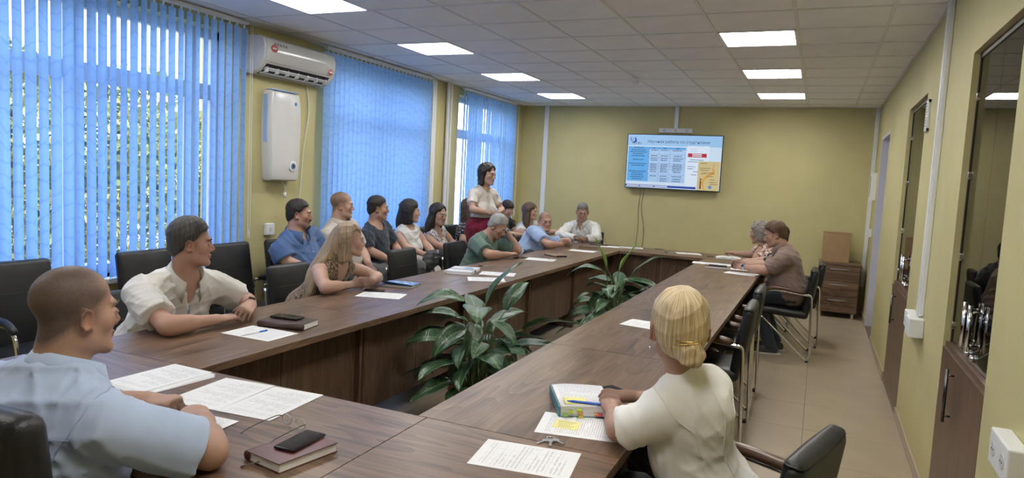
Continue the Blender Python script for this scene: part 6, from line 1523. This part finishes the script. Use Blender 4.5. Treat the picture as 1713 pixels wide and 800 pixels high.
for k in range(5): paper(-2.66 + 0.008 * (k % 3) - 0.012 * k, -2.615 + 0.006 * k, -4 + 2.5 * (k % 3), ['bottom sheet of the fanned paper stack beside the light blue shirt man', 'second sheet up in the fanned paper stack', 'middle sheet of the fanned paper stack', 'fourth sheet up in the fanned paper stack', 'top sheet of the fanned paper stack beside the light blue shirt man'][k], doc_table, z=0.0011 * k)
paper(-2.36, -2.60, 6, 'large printed form, left of two side by side at the near table end', doc_table, 0.235, 0.325); paper(-2.125, -2.585, 5, 'large printed form, right of two side by side at the near table end', doc_table, 0.225, 0.32, 0.0011)
paper(-2.18, -2.925, 4, 'printed sheet half under the clasped hands of the light blue shirt man', doc_text, 0.222, 0.25, 0.0022)
paper(-1.045, -2.205, -79, 'printed page with a yellow note on it beside the blonde woman', doc_text); paper(-1.115, -2.57, -82, 'printed list with handwritten notes on the near corner table', doc_table, 0.215, 0.315)
paper(-1.25, -0.25, -98, 'single printed sheet on the empty stretch of table before the blonde woman', doc_text)
paper(-2.885, 0.77, -60, 'printed sheet below the tall leaf of the nearest plant', doc_text); paper(-2.955, 1.15, -72, 'printed sheet just behind the tall leaf of the nearest plant', doc_text)
paper(-3.08, 2.53, -80, 'printed sheet with folded glasses before the green T-shirt man', doc_text); paper(-3.03, 3.84, -88, 'white sheet before the balding man in light blue', paper_plain, 0.2, 0.33)
paper(-2.90, 4.74, -80, 'white sheet on the far corner table beside the tablet', doc_text); paper(-2.66, 4.86, -75, 'white sheet behind the far plant on the far table', doc_text, z=0.0)
paper(-1.87, 4.76, -70, 'white sheet beside the blue keys on the far table', doc_text)
paper(-1.49, 3.76, -85, 'printed sheet at the inner edge before the brown polo man', doc_text); paper(-1.20, 3.76, -95, 'printed sheet beyond the notebook of the brown polo man', doc_text, 0.2, 0.28); paper(-1.03, 3.05, -100, 'printed sheet under the elbow of the brown polo man', doc_text)
paper(-1.10, 3.42, -92, 'small white notepad page beside the brown notebook', paper_plain, 0.15, 0.2, 0.0012)

def slab(name, cx_, cy_, ang, w, l, t, mat, label, cat, z=0.0, bev=0.004, group=None):
    o = MB().box((-w / 2, -l / 2, 0), (w / 2, l / 2, t), bev=bev).build(name, mat, None, (cx_, cy_, Z0 + z + 0.0002), smooth=True); o.rotation_euler = (0, 0, math.radians(ang)); tag(o, label, cat, group); return o
def phone(cx_, cy_, ang, label, z=0.0, l=0.158):
    w = l * 0.48; o = slab('smartphone', cx_, cy_, ang, w, l, 0.009, black_plastic, label, 'phone', z, 0.0035, 'smartphones on the tables')
    MB().box((-w / 2 + 0.003, -l / 2 + 0.004, 0.0088), (w / 2 - 0.003, l / 2 - 0.004, 0.0096), bev=0.0003).build('phone_screen', dark_glass, o); MB().cyl((w * 0.25, l * 0.40, 0.0095), (w * 0.25, l * 0.40, 0.0098), 0.003, n=10).build('camera_dot', black_plastic, o); return o
def book(cx_, cy_, ang, w, l, t, cover, label, z=0.0, pages=paper_plain, cat='notebook', spine=-1):
    o = empty('notebook', (cx_, cy_, Z0 + z + 0.0002), math.radians(ang)); tag(o, label, cat, 'notebooks and books on the tables')
    MB().box((-w / 2, -l / 2, 0), (w / 2, l / 2, 0.0025), bev=0.001).build('back_cover', cover, o); MB().box((-w / 2, -l / 2, t - 0.0025), (w / 2, l / 2, t), bev=0.001).build('front_cover', cover, o)
    MB().box((-w / 2 + 0.004, -l / 2 + 0.004, 0.0026), (w / 2 - 0.004, l / 2 - 0.004, t - 0.0026)).build('page_block', pages, o)
    MB().tube([(spine * w / 2, -l / 2 + 0.001, t / 2), (spine * w / 2, l / 2 - 0.001, t / 2)], t / 2, 10, flat=1.0).build('spine', cover, o, smooth='all'); return o
def pen(a, b, label, mat, cap=None, r=0.0042, z=0.0):
    a = Vector((a[0], a[1], Z0 + z + r)); b = Vector((b[0], b[1], Z0 + z + r)); d = (b - a)
    o = MB().cyl(a, a + d * 0.86, r, n=10).cyl(a + d * 0.86, b, r, r * 0.25, n=10).build('pen', mat, None, smooth=True); tag(o, label, 'pen', 'pens on the tables')
    MB().cyl(a - d * 0.02, a + d * 0.30, r * 1.12, n=10).box(tuple(a + d * 0.02 + Vector((-0.001, -0.001, r))), tuple(a + d * 0.02 + Vector((0.001, 0.001, r + 0.002)))).build('pen_cap', cap or mat, o, smooth=True); return o
maroon = mottled('maroon_leather', (0.095, 0.02, 0.022), 0.2, 12, 0.3, 0.15, 90); brown_l = mottled('brown_leather', (0.05, 0.026, 0.018), 0.25, 14, 0.4, 0.2, 90); ribbon_m = principled('ribbon_grey', (0.35, 0.34, 0.33), 0.5)
nb = book(-1.733, -2.92, -10, 0.15, 0.218, 0.030, maroon, 'maroon leather notebook with ribbon marker at the near table end')
MB().tube(spline([(-0.02, -0.105, 0.012), (-0.025, -0.125, 0.010), (-0.045, -0.150, 0.003)], 4), 0.006, 6, flat=0.2).build('ribbon_marker', ribbon_m, nb, smooth='all')
phone(-1.737, -2.885, 2, 'black smartphone lying on the maroon notebook', 0.0305, 0.155)
def eyeglasses(x, y, ang, label, mat, sc=1.0, z=0.0):
    o = empty('eyeglasses', (x, y, Z0 + z), math.radians(ang)); tag(o, label, 'glasses', 'eyeglasses on the tables')
    fr = MB()
    for s in (-1, 1):
        ol = [Vector((s * 0.035 + 0.025 * math.cos(a) * (1 - 0.06 * abs(math.cos(a))), 0, 0.019 + 0.016 * math.sin(a))) * sc for a in [i * 2 * math.pi / 18 for i in range(18)]]
        fr.tube(ol, 0.0013, 6, closed=True)
        MB().add([Vector((s * 0.035, 0, 0.019)) * sc] + ol, [(0, 1 + i, 1 + (i + 1) % 18) for i in range(18)]).build('lens', glass_mat, o)
        MB().tube(spline([(s * 0.060 * sc, 0, 0.024 * sc), (s * 0.066 * sc, -0.02 * sc, 0.026 * sc), (s * 0.068 * sc, -0.10 * sc, 0.014 * sc), (s * 0.066 * sc, -0.145 * sc, 0.002)], 4), 0.0014, 6).build('temple', black_plastic, o, smooth='all')
    fr.tube(spline([(-0.011 * sc, 0, 0.022 * sc), (0, 0, 0.027 * sc), (0.011 * sc, 0, 0.022 * sc)], 4), 0.0013, 6); fr.build('rim', mat, o, smooth='all'); return o
eyeglasses(-1.895, -2.735, -12, 'thin metal framed eyeglasses standing open before the maroon notebook', steel, 1.05)
eyeglasses(-3.08, 2.70, 60, 'dark framed eyeglasses on the sheet before the green T-shirt man', black_plastic, 1.0, 0.0012)
# organiser with strap, phone on top
nb = book(-2.955, -1.565, -80, 0.165, 0.27, 0.034, brown_l, 'brown leather organiser with a strap beside the man in white', spine=1)
MB().box((-0.086, -0.085, 0.006), (-0.080, -0.055, 0.036), bev=0.002).box((-0.086, -0.085, 0.034), (-0.02, -0.055, 0.037), bev=0.001).build('closing_strap', brown_l, nb)
phone(-2.985, -1.545, -82, 'black smartphone on the brown leather organiser', 0.0375, 0.17)
pen((-2.952, -1.736), (-2.971, -1.899), 'white and blue ballpoint pen on the sheet before the man in white', principled('pen_white', (0.7, 0.72, 0.75), 0.3), principled('pen_blue', (0.05, 0.18, 0.55), 0.3), z=0.001)
# ash blonde woman's things
bk = book(-3.245, 0.0, -78, 0.20, 0.25, 0.018, principled('book_blue', (0.10, 0.22, 0.48), 0.35), 'book with a blue cover curling up, before the empty chair', pages=principled('page_cream', (0.62, 0.55, 0.40), 0.8), cat='book')
MB().add([Vector(p) for p in spline([(-0.10, -0.125, 0.0185), (-0.05, -0.125, 0.020), (0.06, -0.122, 0.024), (0.10, -0.12, 0.045)], 4)] + [Vector(p) for p in spline([(-0.10, 0.125, 0.0185), (-0.05, 0.125, 0.020), (0.06, 0.125, 0.022), (0.10, 0.125, 0.026)], 4)], [(i, i + 1, 14 + i, 13 + i) for i in range(12)]).build('loose_cover', spotted('book_cover_print', (0.14, 0.30, 0.62), [((0.6, 0.7, 0.85), 30, 0.58)]), bk, smooth='all')
phone(-3.245, -0.345, -64, 'smartphone with a patterned case before the ash blonde woman', 0.0012, 0.15)
# open planner and others further along
nb = book(-3.25, 1.035, 14, 0.24, 0.36, 0.026, principled('planner_white', (0.62, 0.63, 0.65), 0.5), 'thick white planner with a black band on the table by the empty chair')
MB().box((-0.121, -0.02, 0.0), (0.121, 0.0, 0.0275)).build('elastic_band', black_plastic, nb); MB().add([(0.03, 0.02, 0.0275), (0.09, 0.06, 0.0275), (0.05, 0.12, 0.0275), (-0.02, 0.10, 0.0275)], [(0, 1, 2, 3)]).build('cover_print', principled('print_blue', (0.10, 0.30, 0.62), 0.5), nb)
def keys(x, y, ang, label, n=3, fob=None, z=0.0):
    o = empty('keys', (x, y, Z0 + z), math.radians(ang)); tag(o, label, 'keys', 'keys on the tables')
    MB().tube([(0.014 * math.cos(a), 0.014 * math.sin(a), 0.0035) for a in [i * 2 * math.pi / 16 for i in range(16)]], 0.0013, 6, closed=True).build('key_ring', chrome, o, smooth='all')
    for k in range(n):
        a = -0.7 + k * 0.7; M = Matrix.Translation((0.012 * math.cos(a), 0.012 * math.sin(a), 0.001 + 0.002 * k)) @ Matrix.Rotation(a, 4, 'Z')
        MB().cyl(M @ Vector((0.014, 0, 0)), M @ Vector((0.014, 0, 0.002)), 0.012, n=14).box((0.024, -0.004, 0), (0.058, 0.004, 0.002), M=M).box((0.04, -0.007, 0), (0.045, -0.004, 0.002), M=M).box((0.05, -0.006, 0), (0.054, -0.004, 0.002), M=M).build('key', steel, o, smooth=True)
    if fob: MB().box((-0.055, -0.014, 0), (-0.014, 0.014, 0.009), bev=0.004).build('fob', fob, o, smooth=True)
    return o
keys(-1.105, -2.375, -70, 'silver keys on a ring between the two printed pages', 3); keys(-3.28, 1.53, 20, 'small keys on the table near the green T-shirt man', 2, brown_l); keys(-2.10, 4.62, 0, 'keys with a dark blue fob on the far table', 3, principled('fob_blue', (0.03, 0.04, 0.16), 0.35))
phone(-3.30, 2.47, -20, 'black smartphone under the hand of the green T-shirt man', 0.0, 0.16)
book(-3.075, 2.99, 55, 0.16, 0.23, 0.02, principled('tan_cover', (0.20, 0.13, 0.085), 0.5), 'tan covered notebook between the green and light blue men', pages=black_plastic)
book(-3.09, 4.28, -70, 0.15, 0.25, 0.022, brown_l, 'dark diary before the grey haired man in white', pages=principled('page_tan', (0.35, 0.26, 0.16), 0.8))
o = slab('tablet', -3.12, 4.86, -80, 0.17, 0.25, 0.010, black_plastic, 'black tablet before the grey haired man in white', 'tablet'); MB().box((-0.078, -0.115, 0.0098), (0.078, 0.115, 0.0106)).build('tablet_screen', dark_glass, o)
pen((-2.36, 4.98), (-2.25, 5.02), 'dark pen lying at the far table edge', black_plastic); pen((-1.60, 4.57), (-1.52, 4.61), 'dark pen left of the open book', black_plastic)
# open book of the woman in red
o = empty('open_book', (-1.34, 4.58, Z0), math.radians(8)); tag(o, 'open book with white pages before the woman in the red blouse', 'book', 'notebooks and books on the tables')
for s in (-1, 1):
    top = spline([(0, 0, 0.016), (s * 0.04, 0, 0.026), (s * 0.10, 0, 0.020), (s * 0.15, 0, 0.010)], 4); mb = MB(); n = len(top)
    vs = [(p.x, y, z) for y in (-0.11, 0.11) for p in top for z in (p.z, 0.001)]
    fs = []
    for i in range(n - 1):
        a = 2 * i; b = 2 * n + 2 * i; fs += [(a, a + 2, b + 2, b), (a + 1, b + 1, b + 3, a + 3), (a, a + 1, a + 3, a + 2), (b, b + 2, b + 3, b + 1)]
    fs += [(0, 2 * n, 2 * n + 1, 1), (2 * n - 2, 2 * n - 1, 4 * n - 1, 4 * n - 2)]
    mb.add(vs, fs).build('page_block', doc_text, o, smooth=True)
MB().box((-0.155, -0.115, 0), (0.155, 0.115, 0.001)).build('cover', black_plastic, o)
nb = book(-1.315, 3.39, -86, 0.19, 0.27, 0.02, mottled('dusky_cover', (0.16, 0.10, 0.085), 0.1, 10, 0.5), 'dusky brown notebook before the man in the brown polo')
o = slab('pen_case', -1.31, 3.36, -88, 0.035, 0.19, 0.016, black_plastic, 'black pen case on the dusky brown notebook', 'case', 0.0202, 0.006); MB().box((-0.0178, -0.08, 0.0075), (-0.0168, 0.08, 0.009)).build('zip', steel, o)
# blonde woman's thick notebook
o = empty('open_planner', (-1.125, -1.978, Z0), math.radians(27.8)); tag(o, 'thick open planner with coloured index tabs beside the blonde woman', 'notebook', 'notebooks and books on the tables')
teal = principled('teal_cover', (0.06, 0.20, 0.24), 0.4)
MB().box((-0.108, -0.14, 0.0), (0.108, 0.14, 0.003), bev=0.001).box((-0.112, -0.14, 0.0), (-0.106, 0.14, 0.040), bev=0.002).build('cover', teal, o)
for k in range(7): MB().box((-0.104 + 0.0008 * (k % 2), -0.135 + 0.001 * (k % 3), 0.0031 + k * 0.0052), (0.103 - 0.001 * (k % 3), 0.135, 0.0031 + k * 0.0052 + 0.0048), bev=0.0008).build('page_section', paper_plain, o)
tp = MB(); P = spline([(-0.104, 0, 0.0398), (-0.05, 0, 0.045), (0.04, 0, 0.0435), (0.103, 0, 0.040)], 4); n = len(P)
tp.add([(p.x, y, p.z) for y in (-0.135, 0.135) for p in P] + [(p.x, y, 0.0395) for y in (-0.135, 0.135) for p in P], [(i, i + 1, n + i + 1, n + i) for i in range(n - 1)] + [(2 * n + i, i, i + 1, 2 * n + i + 1)[::-1] for i in range(n - 1)] + [(n + i, 3 * n + i, 3 * n + i + 1, n + i + 1)[::-1] for i in range(n - 1)]).build('open_page', note_ink, o, smooth='all')
TAB = {'lime': (0.45, 0.62, 0.03), 'yellow': (0.75, 0.62, 0.10), 'orange': (0.75, 0.32, 0.12), 'pink': (0.75, 0.10, 0.16), 'green': (0.25, 0.5, 0.08)}
for k, (x, z, c) in enumerate(((-0.075, 0.024, 'lime'), (-0.095, 0.012, 'green'), (-0.045, 0.030, 'lime'), (-0.04, 0.022, 'orange'), (-0.038, 0.008, 'yellow'), (0.035, 0.016, 'pink'), (0.022, 0.016, 'orange'))):
    MB().box((x, -0.150, z), (x + 0.018, -0.120, z + 0.0009)).box((x, -0.1505, z - 0.006), (x + 0.018, -0.1497, z + 0.001)).build('index_tab', principled('tab_' + c, TAB[c], 0.6), o)
MB().box((-0.085, -0.125, 0.0455), (0.0, -0.045, 0.0463)).build('sticky_pad', principled('sticky_yellow', (0.78, 0.72, 0.30), 0.7), o)
pen((-0.985, -2.066), (-1.145, -2.106), 'blue ballpoint pen on the open planner', principled('pen_bright_blue', (0.02, 0.12, 0.62), 0.25), principled('pen_deep_blue', (0.01, 0.06, 0.42), 0.25), 0.0048, 0.0465)
o = paper(-1.103, -2.219, 8, 'small yellow sticky note on the printed page beside the keys', MATS['sticky_yellow'], 0.092, 0.082, 0.0012); o.name = 'sticky_note'; o['category'] = 'note'
ml = MB()
for k in range(5): ml.box((-0.035 + 0.002 * k, 0.028 - 0.014 * k, 0.0009), (0.03 - 0.008 * (k % 3), 0.030 - 0.014 * k, 0.00105))
ml.build('handwriting', principled('ink_dark', (0.12, 0.11, 0.08), 0.7), o)
phone(-1.045, -1.74, 58, 'black smartphone beside the open planner of the blonde woman', 0.0, 0.162)
